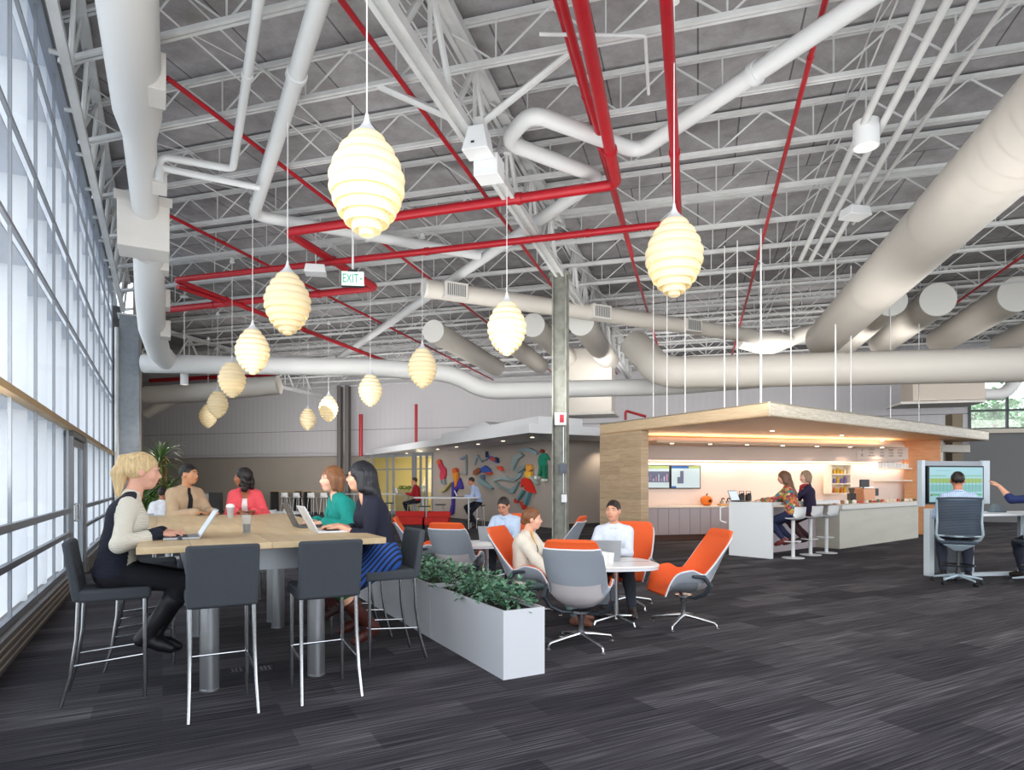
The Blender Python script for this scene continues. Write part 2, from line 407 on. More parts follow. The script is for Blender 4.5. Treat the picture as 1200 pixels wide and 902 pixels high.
# ================= white canopy over the mural area
C0 = at(620, 507, 18.6); C0.z = 0
CLf = C0+W1*16.2; CRf = C0+W2*4.6
mb = MB()
poly = [C0, CRf, CRf+W1*4.0, M2+V(1.5,0,0), CLf+V(2,0,0), CLf]
mb.prism(poly, SZ, SZ+.27)
cn = mb.build('flat_canopy', white_lam, keep=True); tag(cn, 'long white flat roof canopy jutting out over the mural wall', 'canopy')
mb = MB(); a = at(631,490.5,18.9); a.z = 0; b1 = a+W1*7.5
mb.prism([a, a+W2*1.6, b1+W2*1.6, b1], SZ+.28, SZ+.52); o = mb.build('roof_slab', white_lam, bevel=.01); tag(o, 'second thinner white slab lying on the white canopy', 'slab')
mb = MB(); c = a+W1*3.6+W2*.3
mb.hexa([c+V(0,0,SZ+.52), c+W2*.8+V(0,0,SZ+.52), c+W2*.8+W1*2.4+V(0,0,SZ+.52), c+W1*2.4+V(0,0,SZ+.52)], [c+W1*.7+V(0,0,SZ+.75), c+W2*.8+W1*.7+V(0,0,SZ+.75), c+W2*.8+W1*1.6+V(0,0,SZ+.75), c+W1*1.6+V(0,0,SZ+.75)])
o = mb.build('roof_hatch', white_lam, bevel=.01); tag(o, 'low white hatch hump on top of the white canopy slab', 'hatch')
dl = mat('downlight_glow', '#fff3dc', .5, emit='#ffe8c0', es=4)
for i in range(7):
    p = C0+W1*(1.5+i*2)+W2*1.0; MB().lathe([(.001,0),(.06,0),(.06,.012),(.001,.012)], (p.x,p.y,SZ-.011), 12).build('recessed_light', dl, cn)
def point(loc, e, c=(1,.9,.75), r=.1, name='lamp_light'):
    l = bpy.data.lights.new(name, 'POINT'); l.energy = e; l.color = c; l.shadow_soft_size = r
    o = bpy.data.objects.new(name, l); COL.objects.link(o); o.location = loc; return o
def spot(loc, e, ang=100, c=(1,.85,.65), r=.06, name='lamp_light'):
    l = bpy.data.lights.new(name, 'SPOT'); l.energy = e; l.color = c; l.shadow_soft_size = r; l.spot_size = radians(ang); l.spot_blend = .8
    o = bpy.data.objects.new(name, l); COL.objects.link(o); o.location = loc; return o
p = lp(700, M1, MW)-W1*.45; spot((p.x,p.y,2.97), 90, 110)
for i in range(4):
    p = M1.lerp(M2, .12+.25*i)-W2*1.1; spot((p.x,p.y,2.97), 40, 120, (1,.93,.85))
# ================= columns
def wsec(mb, p, rz, w, d, z0, z1, tf=.025):
    mb.box((p.x,p.y,(z0+z1)/2), (.02,d,z1-z0), rz)
    for s in (-1,1):
        q = Matrix.Rotation(rz,3,'Z') @ V(0, s*d/2, 0); mb.box((p.x+q.x,p.y+q.y,(z0+z1)/2), (w,tf,z1-z0), rz)
colm = mat('weathered_steel_column', '#8b8d85', .6, metal=.2, noise=.25, nscale=6)
cp = V(1.03, 13.5, 0)
t_ = thing('steel_column', 'tall weathered green-grey steel column standing in front of the mural wall', 'column', cp)
mb = MB(); wsec(mb, V(0,0,0), head(R1)+pi/2, .30, .28, 0, 5.9); mb.build('shaft', colm, t_)
mb = MB().box((0,0,5.92), (.42,.42,.04), head(R1)); mb.box((0,0,.02), (.4,.4,.03), head(R1)); mb.build('cap_plate', colm, t_)
sg = MB().box((-.02,-.2,2.86), (.24,.05,.26), 0); s_ = sg.build('fire_sign', white_plas, t_)
MB().box((.01,-.228,2.87), (.09,.006,.17), 0).build('red_symbol', mat('sign_red','#c3273b',.5), s_)
mb = MB().box((.03,-.2,1.83), (.17,.08,.2), 0); mb.lathe([(.001,0),(.07,0),(.07,.03),(.001,.03)], (0,0,0)); i0 = len(mb.v)-96
mb.xf(Matrix.Translation(V(.03,-.24,1.83)) @ Matrix.Rotation(pi/2,4,'X'), i0); mb.build('junction_box', mat('slate_box','#525a66',.5), t_)
MB().box((.06,-.19,1.2), (.11,.06,.16)).build('switch_box', white_plas, t_)
MB().tube([(.05,-.17,1.3),(.05,-.17,1.73)], .012).build('conduit', alu, t_); MB().tube([(.05,-.17,1.95),(.05,-.17,2.7)], .012).build('conduit', alu, t_)
gcol = mat('grey_steel_column', '#8a9096', .5, metal=.3, noise=.1)
p = at(152, 567, 17.0); t_ = thing('steel_column', 'broad grey steel column at the far end of the window wall', 'column', (p.x,p.y,0))
mb = MB(); wsec(mb, V(0,0,0), .5, .45, .42, 0, 5.95); mb.build('shaft', gcol, t_)
MB().box((0,0,5.97), (.55,.55,.04), .5).build('cap_plate', white_steel, t_); MB().tube([(-.12,-.36,0),(-.12,-.36,5.6)], .05).build('conduit', white_steel, t_)
p = at(137, 567, 17.6); t_ = thing('steel_column', 'narrow dark grey steel column squeezed beside the end of the windows', 'column', (p.x,p.y,0))
mb = MB(); wsec(mb, V(0,0,0), .5, .22, .25, 0, 6.4); mb.build('shaft', mat('dark_column','#63605f',.6), t_)
for x, lab in ((407,'dark steel column against the back wall left of the red drop pipes'),(416,'slim steel column close beside the dark back wall column')):
    p = bw(x)-R1*.7; t_ = MB(); wsec(t_, p, head(R1), .22, .22, 0, ROOF-.6); o = t_.build('steel_column', mat('dark_column'), bevel=0); tag(o, lab, 'column')
p = bw(170)-R1*.6; mb = MB(); wsec(mb, p, head(R1), .25, .25, 0, 5.6); o = mb.build('steel_column', mat('dark_column')); tag(o, 'dark steel column in the far left corner behind the tall plant', 'column')
# ================= roof joists
JB, JT = 6.5, 7.05
ss = [5.74+1.44*k for k in range(17)]
for k, s in enumerate(ss):
    ul = (-1.05-.7085*s)/.7057
    if s > 15.5: ul = -16-(s-15.5)*.55
    ur = 17.5
    lab = 'white open-web roof joist, %s in order counting away from the camera' % ORD[k]
    j = thing('roof_joist', lab, 'roof joist', R(s, ul), 0, 'open-web joists under the roof deck')
    base = R(s, ul)
    def P(u, z, o=0): return R(s+o, u, z)-base
    for z, nm in ((JB,'bottom_chord'), (JT-.02,'top_chord')):
        mb = MB(); t = .026
        for o_ in (-.03, .03):
            mb.hexa([P(ul,z-t,o_-.02), P(ul,z-t,o_+.02), P(ur,z-t,o_+.02), P(ur,z-t,o_-.02)][::-1], [P(ul,z+t,o_-.02), P(ul,z+t,o_+.02), P(ur,z+t,o_+.02), P(ur,z+t,o_-.02)][::-1])
        mb.build(nm, white_steel, j, smooth=False)
    mb = MB(); u = ur-.3; n = 5
    while u-1.3 > ul:
        mb.tube([P(u,JB), P(u-.65,JT-.03)], .014, n, False); mb.tube([P(u-.65,JT-.03), P(u-1.3,JB)], .014, n, False)
        mb.tube([P(u,JB), P(u,JT-.03)], .012, n, False); u -= 1.3
    mb.build('web', white_steel, j)
# bridging rods across the joists
for k, u in enumerate((-13.2, -10.6, -8.0, -5.5, -3.0, 2.0, 4.6, 7.3, 10.0)):
    s0 = max(4.0, (-1.05-.7057*u)/.7085)
    mb = MB()
    for z in (JB+.05, JT-.1): mb.tube([R(s0,u,z), R(28.9,u,z)], .012, 5)
    for s in ss[:9]:
        if s > s0: mb.tube([R(s,u,JB+.05), R(s+1.44,u,JT-.1)], .009, 4, False)
    o = mb.build('bridging_rods', white_steel); tag(o, 'thin bridging rods tying the roof joists, %s line from the left' % ORD[k], 'bridging', 'bridging rods between the joists')
# ================= girders
def girder(u, s0, s1, label, zb=5.94, zt=6.97, n=None):
    t = thing('roof_girder', label, 'girder', R(s0,u), 0)
    b = R(s0,u)
    def P(s, z, o=0): return R(s,u+o,z)-b
    for z, nm, w in ((zb,'bottom_chord',.07), (zt,'top_chord',.09)):
        mb = MB()
        for o in (-w, w):
            mb.hexa([P(s0,z-.06,o-.03), P(s0,z-.06,o+.03), P(s1,z-.06,o+.03), P(s1,z-.06,o-.03)], [P(s0,z+.06,o-.03), P(s0,z+.06,o+.03), P(s1,z+.06,o+.03), P(s1,z+.06,o-.03)])
        mb.hexa([P(s0,z-.02,-w), P(s0,z-.02,w), P(s1,z-.02,w), P(s1,z-.02,-w)], [P(s0,z,-w), P(s0,z,w), P(s1,z,w), P(s1,z,-w)])
        mb.build(nm, white_steel, t, smooth=False)
    mb = MB(); s = s0+.3
    while s+1.44 < s1:
        mb.tube([P(s,zb), P(s+.72,zt)], .04, 6); mb.tube([P(s+.72,zt), P(s+1.44,zb)], .04, 6); mb.tube([P(s+.72,zb), P(s+.72,zt)], .03, 6); s += 1.44
    mb.build('web', white_steel, t)
    return t
UG = (V(1.03,13.5,0)).dot(R2)
girder(UG, 2.5, 13.2, 'heavy twin-chord steel girder running overhead from the camera to the steel column')
girder(UG, 13.7, 28.5, 'twin-chord steel girder continuing beyond the steel column to the back wall')
girder(UG-15.5, 17.0, 28.8, 'twin-chord roof girder over the far left corner above the tall plant')
# knee braces
for k, (p, q, lab) in enumerate(((at(555,150,8.0), atz(443,100,6.5), 'angled brace from the girder up to the left joists'), (at(557,150,8.0), atz(668,62,6.5), 'angled brace from the girder up to the right joists'))):
    o = MB().tube([p, q], .045, 6).build('knee_brace', white_steel); tag(o, lab, 'brace')
# speaker boxes under girder
p = at(562,166,7.9); t = thing('ceiling_speaker', 'white box speaker pair hung under the overhead girder', 'speaker', p, head(R1))
mb = MB(); mb.hexa([(-.17,-.2,-.18),(.17,-.2,-.18),(.17,.1,-.18),(-.17,.1,-.18)],[(-.1,-.14,.14),(.1,-.14,.14),(.1,.1,.14),(-.1,.1,.14)]); mb.build('cabinet', white_plas, t, bevel=.01)
mb = MB(); mb.box((.04,.25,-.23), (.32,.3,.26)); mb.build('lower_cabinet', white_plas, t, bevel=.01)
mb = MB(); mb.box((-.02,-.205,-.1), (.04,.01,.02)); mb.build('port', black_plas, t)
MB().box((0,.0,.2), (.12,.12,.16)).build('bracket', white_steel, t)
# ================= red pipes
def onward(pts, L=4.5):              # carry a run on past the edge of the view
    pts = [Vector(p) for p in pts]; p = pts[0]; x = CX+p.x/p.y*F; y = CY-(p.z-H)/p.y*F
    if y < 3 or x > 1205: pts[0] = p+(p-pts[1]).normalized()*L
    return pts
def rp_(name, pts, r, label, rad=None, m=None, cat='pipe', n=14, group=None, coup=None):
    pts = onward(pts); t = thing(name, label, cat, (pts[0][0],pts[0][1],0), 0, group); b = V(pts[0][0],pts[0][1],0)
    P = [Vector(p)-b for p in pts]
    mb = MB(); mb.bend(P, r, n, rad or r*2.2); mb.build('run', m or red_paint, t)
    if coup:
        for i in range(len(P)-1):
            d = P[i+1]-P[i]; L = d.length; d = d.normalized(); q = coup*.5
            while q < L-coup*.3:
                MB().tube([P[i]+d*(q-.04), P[i]+d*(q+.04)], r*1.22, n).build('coupling', m or red_paint, t); q += coup
    return t
zr = 5.9
rp_('red_pipe', [atz(674,-30,zr), atz(723,216,zr), atz(336,272,zr), atz(441,337,zr), atz(196,363,zr)], .077, 'thick red sprinkler main zigzagging from overhead down to the left', coup=3)
zr = 5.8
rp_('red_pipe', [atz(779,-30,zr), atz(795,261,zr), atz(205,328,zr), atz(470,430,zr)], .06, 'long red sprinkler pipe passing behind the lamps from right to far left', coup=3)
rp_('red_pipe', [atz(208,336,5.7), atz(262,354,5.7)], .045, 'short red pipe stub beside the corner of the long red sprinkler pipe')
for k, (u, s0, lab) in enumerate(((-9.26, 9, 'thin red sprinkler branch line nearest the window wall'), (-6.15, 6.2, 'thin red sprinkler branch line above the white diagonal drains'), (-3.47, 3.5, 'thin red sprinkler branch line passing behind the largest lamp'), (-1.38, 3.5, 'thin red sprinkler branch line beside the overhead girder'), (1.24, 3.5, 'thin red sprinkler branch line to the right of the pair of thick red pipes'), (6.7, 12, 'thin red sprinkler branch line over the far right ducts'))):
    rp_('sprinkler_branch', [R(s0,u,6.4), R(28.5,u,6.4)], .033, lab, coup=3.6, n=10, group='thin sprinkler branch lines')
rp_('red_pipe', [atz(653,-20,6.2), atz(741,300,6.2)], .045, 'medium red pipe running alongside the thick red main', coup=3)
rp_('red_pipe', [bw(429)+V(-.05,-.9,5.0), bw(429)+V(-.05,-.9,2.9)], .10, 'red drop pipe on the back wall next to the dark columns')
rp_('red_pipe', [bw(492)+V(-.05,-.9,5.4), bw(492)+V(-.05,-.9,3.4)], .075, 'red drop pipe on the back wall behind the flat white canopy')
rp_('red_pipe', [atz(176,446,5.9), atz(322,438,5.9)], .09, 'red pipe crossing the far left corner just under the roof')
rp_('red_pipe', [at(733,492,19), at(733,481,19), at(757,488,19)], .04, 'small bent red pipe rising behind the wooden canopy')
rp_('red_pipe', [at(640,493,19.5), at(655,493,19.5), at(655,497,19.5)], .04, 'small bent red pipe on top of the white canopy')
# ================= white pipes
zp = 6.2
drain = mat('white_drain_pipe', '#d2d5d6', .4)
def xp(lab, pts, r, **k): return rp_('white_pipe', pts, r, lab, rad=r*2.4, m=drain, coup=k.get('coup',4))
xp('thick white drain pipe sloping down from the top left to join the diagonal drain', [atz(380,-18,zp), atz(297,252,zp), atz(562,299,zp)], .10)
xp('long white diagonal drain pipe stepping around the red pipes at centre', [atz(1040,-18,zp), atz(748,178,zp), atz(622,132,zp), atz(592,166,zp), atz(704,208,zp), atz(396,420,zp)], .105)
xp('thin white pipe with elbow left of the thick white drain', [atz(306,-18,zp), atz(273,198,zp), atz(187,183,zp), atz(187,183,zp)-UP*.35], .055)
xp('short thin white pipe teeing into the thick white drain', [atz(182,195,6.05), atz(304,220,6.05)], .05)
for k, (x0, x1, lab) in enumerate(((1080,938,'left'),(1112,950,'middle'),(1143,966,'right'))):
    rp_('conduit_pipe', [atz(x0,-2,6.1), atz(x1,305,6.1)], .045, 'grey-white pipe, %s one of three running side by side' % lab, m=white_steel, group='three parallel pipes in the right bay')
o = MB().tube(onward([atz(1180,2,6.3), atz(1000,262,6.3)]), .03, 8).build('conduit_pipe', white_steel); tag(o, 'slim white conduit right of the three parallel pipes', 'conduit')
o = MB().bend([atz(632,40,6.3), atz(756,42,6.3), atz(760,110,6.3)], .02, 8).build('conduit_pipe', white_steel); tag(o, 'slim bent white conduit between the two thick red pipes', 'conduit')
# ================= ducts
def spiral(name='spiral_duct_paint', c='#cdc8c0'):
    m = mat(name, c, .5)
    return m
dm = spiral(); dm2 = spiral('white_duct_paint', '#d8d9d8')
def duct(label, pts, r, m=dm, n=32, rad=None, rings=0, ends=False, grp=None, caprings=True):
    if not ends: pts = onward(pts, 5)
    t = thing('air_duct', label, 'air duct', (pts[0][0],pts[0][1],0), 0, grp); b = V(pts[0][0],pts[0][1],0)
    P = [Vector(p)-b for p in pts]
    r0 = r[0] if isinstance(r, (list,tuple)) else r
    mb = MB()
    if isinstance(r, (list,tuple)): mb.tube(P, r, n)
    else:
        mb.bend(P, r, n, rad or r*1.7)
    c = 0          # spiral seams as fine raised rings
    for i in range(len(P)-1):
        d = P[i+1]-P[i]; L = d.length; d = d.normalized(); q = r0*1.2; st = max(.16, L/46)
        if isinstance(r, (list,tuple)): continue
        while q < L-r0*1.2:
            mb.tube([P[i]+d*(q-.008), P[i]+d*(q+.008)], r*1.008, n, False); q += st; c += 1
    mb.build('duct_body', m, t)
    if rings:
        mb = MB(); d = P[-1]-P[0]
        for i in range(len(P)-1):
            d = P[i+1]-P[i]; L = d.length; d = d.normalized(); q = rings*.6
            while q < L-.3:
                MB().tube([P[i]+d*(q-.03), P[i]+d*(q+.03)], r0*1.025, n, False).build('joint_ring', m, t)
                q += rings
    if ends:
        d = (P[1]-P[0]).normalized(); mb = MB(); mb.tube([P[0]-d*.02, P[0]+d*.03], r0*1.03, n); mb.build('end_cap', mat('duct_cap_paint','#d5d5d1',.5), t)
    return t
def dbox(p, size, rz, par_lab, m=None, name='diffuser_box'):
    pass
# left duct with boxes
a0, a1, a2 = at(146,-30,5.75), at(165,150,8.2), at(167,162,8.4)
dz = 4.6; zz = 6.1
t = duct('large white duct stepping down in width along the window wall', [atz(146,-30,zz), atz(161,130,zz), atz(163.5,158,zz), atz(170,243,zz)], [.27,.27,.20,.20], dm2)
b = Vector(t.location)
for (x, y, sx, sy, sz) in ((184,92,.18,.42,.42), (187,208,.2,.45,.32)):
    p = atz(x, y, zz)-b-UP*.02; MB().box(p, (sx,sy,sz), head(W1)).build('side_diffuser', duct_paint, t, bevel=.006)
p = at(169, 268, 10.9)
t2 = thing('duct_box', 'white rectangular plenum box between the two lengths of window duct', 'plenum', (p.x,p.y,0), head(W1))
MB().hexa([(-.38,-.3,5.45),(.38,-.3,5.45),(.38,.35,5.45),(-.38,.35,5.45)], [(-.38,-.42,6.2),(.38,-.42,6.2),(.38,.42,6.2),(-.38,.42,6.2)]).build('box', duct_paint, t2, bevel=.01)
MB().box((0,-.44,6.22), (.84,.06,.14)).build('flange', duct_paint, t2)
t = duct('white window-side duct dropping from the plenum box to the long far duct', [at(174,296,11.6), at(176,350,12.8), at(178,385,14.2), at(186,412,15.6), at(197,424,16.4)], [.25,.27,.27,.26,.25], dm2)
b = Vector(t.location)
for (x, y) in ((191,309),(193,352),(194,387)):
    p = at(x, y, 12+ (y-309)*.028)-b; MB().box(p, (.2,.42,.36), head(W1)).build('side_diffuser', duct_paint, t, bevel=.006)
duct('long white duct crossing the hall and stepping down behind the lamps', [at(168,426,16.3), at(430,430,17), at(532,438,17.2), at(566,458,17.4), at(785,453,18), at(900,444,18.4)], .235, dm2, rad=.45)
duct('grey duct end high in the far left corner', [at(172,463,19.5), at(250,459,19.3), at(327,451,19.2)], .28, dm, rings=3, ends=False)
duct('small grey duct curving below the one in the far left corner', [at(173,484,19.9), at(180,480,19.8), at(205,466,19.6), at(250,463,19.6)], .17, dm)
# grille duct C
ca, cb = at(497,337.5,14.0), at(925,400,19.2)
t = duct('slim duct with square grilles running behind the steel column to the right', [ca, cb], .2, dm, rings=2.6, ends=True)
b = Vector(t.location); dC = (cb-ca).normalized()
for x in (530, 699, 806):
    f = (lp(x, ca, cb)-V(ca.x,ca.y,0)).length/(V(cb.x-ca.x,cb.y-ca.y,0).length); p = ca.lerp(cb, f)-b
    g = MB().box(p-V(dC.y,-dC.x,0)*-.14-UP*.02, (.55,.26,.34), atan2(dC.y,dC.x)).build('grille', duct_paint, t, bevel=.006)
    mb = MB(); q = p-V(dC.y,-dC.x,0)*-.14-UP*.02; nn = V(dC.y,-dC.x,0)
    for i in range(9): mb.box(q+nn*.132+dC*(-.2+.05*i), (.03,.006,.26), atan2(dC.y,dC.x))
    mb.build('slats', mat('grille_dark','#77797a',.6), g)
t = duct('crooked flexible duct end hanging beyond the slim grille duct', [at(868,398,19.2), at(900,408,19.3), at(935,393,19.4), at(950,388,19.5)], [.26,.24,.24,.2], dm)
# big right duct B
duct('very large horizontal duct spanning the right side above the wooden canopy', [at(745,404,17.6), at(775,437,16.1), at(1330,424,14.3)], .40, dm, rings=0, rad=.6)
# diagonal ducts of the right bay
def diag(lab, x, y, z, r, L, ends=True, s0=None, m=dm, rings=0):
    p = atz(x, y, z); q = p+R1*L
    return duct(lab, [p, q], r, m, ends=ends, rings=rings)
p = atz(1290, 72, 5.35); q = atz(966, 397, 5.35)
duct('largest round duct slanting down from the upper right corner', [p, q], .47, dm, rings=3.3)
def capd(x, y, Z, r, L, lab):
    p = at(x, y, Z); q = p+R1*L; duct(lab, [p, q], r, dm, ends=True, grp='round ducts with flat capped ends')
capd(1044,353,15.8,.36,5.0,'capped round duct right beside the largest slanting duct')
capd(1099,351,15.8,.40,5.0,'capped round duct second to the right of the largest slanting duct')
capd(1192,345,15.8,.42,5.2,'capped round duct at the right edge under the roof')
duct('round duct below the right edge duct with its cap outside the view', [at(1290,350,16.2), at(1290,350,16.2)+R1*5.5], .36, dm)
capd(508,388,17.2,.30,5.6,'capped round duct left of the steel column, farthest left of its row')
capd(585,392,18.2,.29,5.0,'capped round duct whose end is hidden behind the centre lamp')
capd(625,381,17.2,.31,5.2,'capped round duct just left of the steel column')
capd(681,378,16.6,.33,5.4,'capped round duct just right of the steel column')
p = at(690, 455, 22); t = thing('duct_box', 'tall square plenum behind the steel column below the capped ducts', 'plenum', (p.x,p.y,0), head(R1))
MB().box((0,0,5.0), (1.7,1.0,2.2)).build('box', dm, t, bevel=.01); MB().box((.0,-.2,3.85), (2.0,1.3,.08)).build('flange', duct_paint, t)
p = at(1103, 460, 22.5); t = thing('duct_box', 'long beige plenum box under the large duct near the far windows', 'plenum', (p.x,p.y,0), head(R1)+.05)
MB().box((0,0,4.75), (2.2,1.2,.72)).build('box', mat('plenum_beige','#cbc0b4',.6), t, bevel=.01); MB().box((-.2,.1,4.33), (2.6,1.5,.08)).build('flange', duct_paint, t)
duct('small white duct elbow in front of the far right window', [at(1150,462,22), at(1176,462,22), at(1190,448,22), at(1196,430,22)], .2, dm2, n=16)
# ================= other ceiling fittings
def canlight(x, y, Z, r, h, lab, on=True):
    p = at(x, y, Z); t = thing('can_light', lab, 'ceiling light', p)
    mb = MB(); mb.lathe([(.001,h),(r,h),(r,0),(r*.88,0),(r*.8,.06),(.001,.06)], (0,0,-h/2), 28); mb.build('housing', white_plas, t)
    mb = MB(); mb.lathe([(.001,0),(r*.72,0),(.001,.02)], (0,0,-h/2+.035), 24); mb.build('lens', mat('lamp_lens_warm','#fff6e2',.3,emit='#fff0cc',es=2.5), t)
    mb = MB(); mb.tube([(0,0,h/2),(0,0,ROOF-p.z)], .012, 8); mb.box((0,0,JB-p.z), (.2,.08,.05)); mb.build('stem', white_steel, t)
    l = spot((p.x,p.y,p.z-h/2-.03), 260, 120, (1,.93,.82), .1)
    return t
canlight(1015,158,8.2,.155,.32,'white cylindrical ceiling can light near the upper right duct')
p = bw(214)-R1*4
canlight(216,444,17,.1,.3,'small white cylinder light hanging in the far left corner')
for x, y, Z, lab in ((1002,250,10.5,'white box fitting hung under the joists right of the centre'), (370,317,12,'white box fitting hung under the joists by the exit sign')):
    p = at(x, y, Z); t = thing('ceiling_box', lab, 'ceiling fitting', p, .2); MB().hexa([(-.2,-.16,-.07),(.2,-.16,-.07),(.2,.16,-.07),(-.2,.16,-.07)],[(-.17,-.13,.09),(.17,-.13,.09),(.17,.13,.09),(-.17,.13,.09)]).build('housing', white_plas, t, bevel=.01)
    MB().tube([(0,0,.08),(0,0,JB-p.z)], .01, 6).build('stem', white_steel, t)
# exit sign
p = at(413.5, 327, 8.4); t = thing('exit_sign', 'hanging white sign reading EXIT in green letters', 'exit sign', p, .12)
MB().box((0,0,0), (.285,.05,.19)).build('sign_face', mat('exit_face','#e4f0ea',.4,emit='#dff5ea',es=.12), t, bevel=.004)
mb = MB(); mb.box((0,0,.105), (.12,.06,.03)); mb.build('mount', black_plas, t); MB().box((0,0,-.1), (.29,.052,.012)).build('edge', black_plas, t)
MB().tube([(0,0,.11),(0,0,JB-p.z)], .014, 8).build('stem', white_steel, t)
text('lettering', 'EXIT', .165, mat('exit_green','#1f9c7c',.5,emit='#1fa080',es=.3), t, (-.028,-.027,-.002), (pi/2,0,0), wscale=.62)
MB().add([(.1,-.027,.02),(.1,-.027,-.02),(.125,-.027,0)], [(0,1,2)]).build('arrow', mat('exit_green'), t)
# ================= beehive lamps
shade = mat('lamp_shade_ivory', '#f1e6c8', .5, emit='#ffeec0', es=.14, tl=.3)
capm = mat('lamp_cap_white', '#dfe3e6', .4)
CORD = mat('white_cord', '#e8e8e8', .5)
def make_lamp():
    t = thing('pendant_lamp', 'x', 'pendant lamp', (0,0,3.87))
    MB().lathe([(.012,.47),(.018,.43),(.035,.385),(.07,.34),(.115,.30),(.13,.285),(.12,.285),(.06,.33),(.012,.40)], n=28).build('cap', capm, t)
    tiers = [(.150,.245),(.215,.165),(.262,.075),(.29,-.015),(.288,-.105),(.262,-.19),(.225,-.265),(.175,-.33),(.115,-.385),(.06,-.42)]
    for (r, z) in tiers:
        ri = r*.62; h = .058+.022*(r/.29)
        prof = []
        for q in range(9):
            a = q/8*pi*.66; prof.append((ri+(r-ri)*sin(a), z+h*cos(a)-.01))
        pr2 = [(max(.001,x-.006), y-.006) for x, y in prof][::-1]
        MB().lathe(prof+pr2, n=32, closed=True).build('shade_ring', shade, t, angle=60)
    mb = MB()
    for q in range(3):
        a = q*2*pi/3+.4; pts = [(cos(a)*r*.72, sin(a)*r*.72, z) for r, z in [(.13,.28)]+tiers]
        mb.tube(pts, .004, 5)
    mb.build('frame_rods', capm, t)
    MB().lathe([(.001,-.06),(.03,-.05),(.04,-.01),(.03,.04),(.015,.08),(.015,.28),(.001,.28)], n=16).build('bulb', mat('bulb_glow','#fff2d0',.5,emit='#ffe9bd',es=.8), t)
    mb = MB(); mb.tube([(0,0,.46),(0,0,JB-3.87-.02)], .006, 6); mb.lathe([(.001,.0),(.055,0),(.03,.09),(.001,.1)], (0,0,JB-3.87-.12), 14); mb.build('cord', CORD, t)
    return t
LP = [(430,204,'largest and nearest pendant lamp with ivory beehive shade, above the wooden table'),
 (790,292,'beehive pendant lamp hanging farthest right, under the red pipe'),
 (337,348,'second beehive lamp in the left row, above the tan and coral dressed people'),
 (594,378,'beehive pendant lamp just left of the steel column'),
 (296,406,'third beehive lamp in the left row counting from the camera'),
 (495,426,'beehive pendant lamp in front of the capped duct at centre'),
 (272,440,'fourth beehive lamp in the left row, touching the horizontal duct'),
 (434,453,'small beehive lamp above the dark haired woman'),
 (255,470,'fifth beehive lamp in the left row, partly behind the fourth'),
 (244,484,'farthest and smallest beehive lamp of the left row'),
 (385,475,'small far beehive lamp in front of the back wall, right one of two'),
 (361,488,'smallest beehive lamp in front of the back wall, left one of two')]
proto = None
for (x, y, lab) in LP:
    p = atz(x, y+1, 3.87)
    if proto is None: proto = o = make_lamp(); o.location = p; o['label'] = lab; o['group'] = 'beehive pendant lamps'
    else: o = dup(proto, p, random.uniform(0,2), lab)
    bpy.context.view_layer.update()
    if p.y < 17: point((p.x,p.y,p.z-.12), 2.5, (1,.88,.66), .05)
# ================= big wooden bar-height table
TZ = 1.10; TA0, TA1, TB0, TB1 = -.146, 1.47, 4.63, 9.1
def wood(name, c1, c2, sc=(1,14,14), rot=0, plank=0, c3=None):
    m = mat(name, c1, .45); nt, N, L, b = nodes(m)
    tc = N.new('ShaderNodeTexCoord'); mp = N.new('ShaderNodeMapping'); mp.inputs['Rotation'].default_value = (0,0,rot); mp2 = N.new('ShaderNodeMapping'); mp2.inputs['Scale'].default_value = sc
    L(tc.outputs['Object'], mp.inputs['Vector']); L(mp.outputs[0], mp2.inputs['Vector'])
    n = N.new('ShaderNodeTexNoise'); n.inputs['Scale'].default_value = 1.5; n.inputs['Detail'].default_value = 6; n.inputs['Distortion'].default_value = .6
    L(mp2.outputs[0], n.inputs['Vector'])
    cr = N.new('ShaderNodeValToRGB'); cr.color_ramp.elements[0].position = .3; cr.color_ramp.elements[0].color = lin(c1); cr.color_ramp.elements[1].position = .72; cr.color_ramp.elements[1].color = lin(c2)
    L(n.outputs['Fac'], cr.inputs['Fac']); out = cr.outputs['Color']
    if plank:
        br = N.new('ShaderNodeTexBrick'); br.offset = .43
        for k, v in (('Scale', 1), ('Mortar Size', .002), ('Brick Width', plank[0]), ('Row Height', plank[1]), ('Bias', 0)): br.inputs[k].default_value = v
        br.inputs['Color1'].default_value = (.8,.8,.8,1); br.inputs['Color2'].default_value = (1,1,1,1); br.inputs['Mortar'].default_value = (.45,.42,.4,1)
        if len(plank) > 2:
            sp = N.new('ShaderNodeSeparateXYZ'); cb = N.new('ShaderNodeCombineXYZ'); L(mp.outputs[0], sp.inputs[0]); L(sp.outputs['X' if plank[2]=='xz' else 'Y'], cb.inputs['X']); L(sp.outputs['Z'], cb.inputs['Y']); L(cb.outputs[0], br.inputs['Vector'])
        else: L(mp.outputs[0], br.inputs['Vector'])
        mx = N.new('ShaderNodeMix'); mx.data_type = 'RGBA'; mx.blend_type = 'MULTIPLY'; mx.inputs[0].default_value = 1
        L(out, mx.inputs[6]); L(br.outputs['Color'], mx.inputs[7]); out = mx.outputs[2]
    L(out, b.inputs['Base Color']); return m
maple = wood('maple_table_wood', '#d2b184', '#e2c79c', (14,1.2,14), -radians(28.8), (.6,2.2))
maple2 = wood('maple_edge', '#b08c5d', '#c8a473', (3,3,40), 0)
tb = thing('bar_table', 'long bar-height table with pale maple top and silver column legs', 'table', W((TA0+TA1)/2,(TB0+TB1)/2), atan2(W2.y,W2.x))
hw, hl = (TA1-TA0)/2, (TB1-TB0)/2
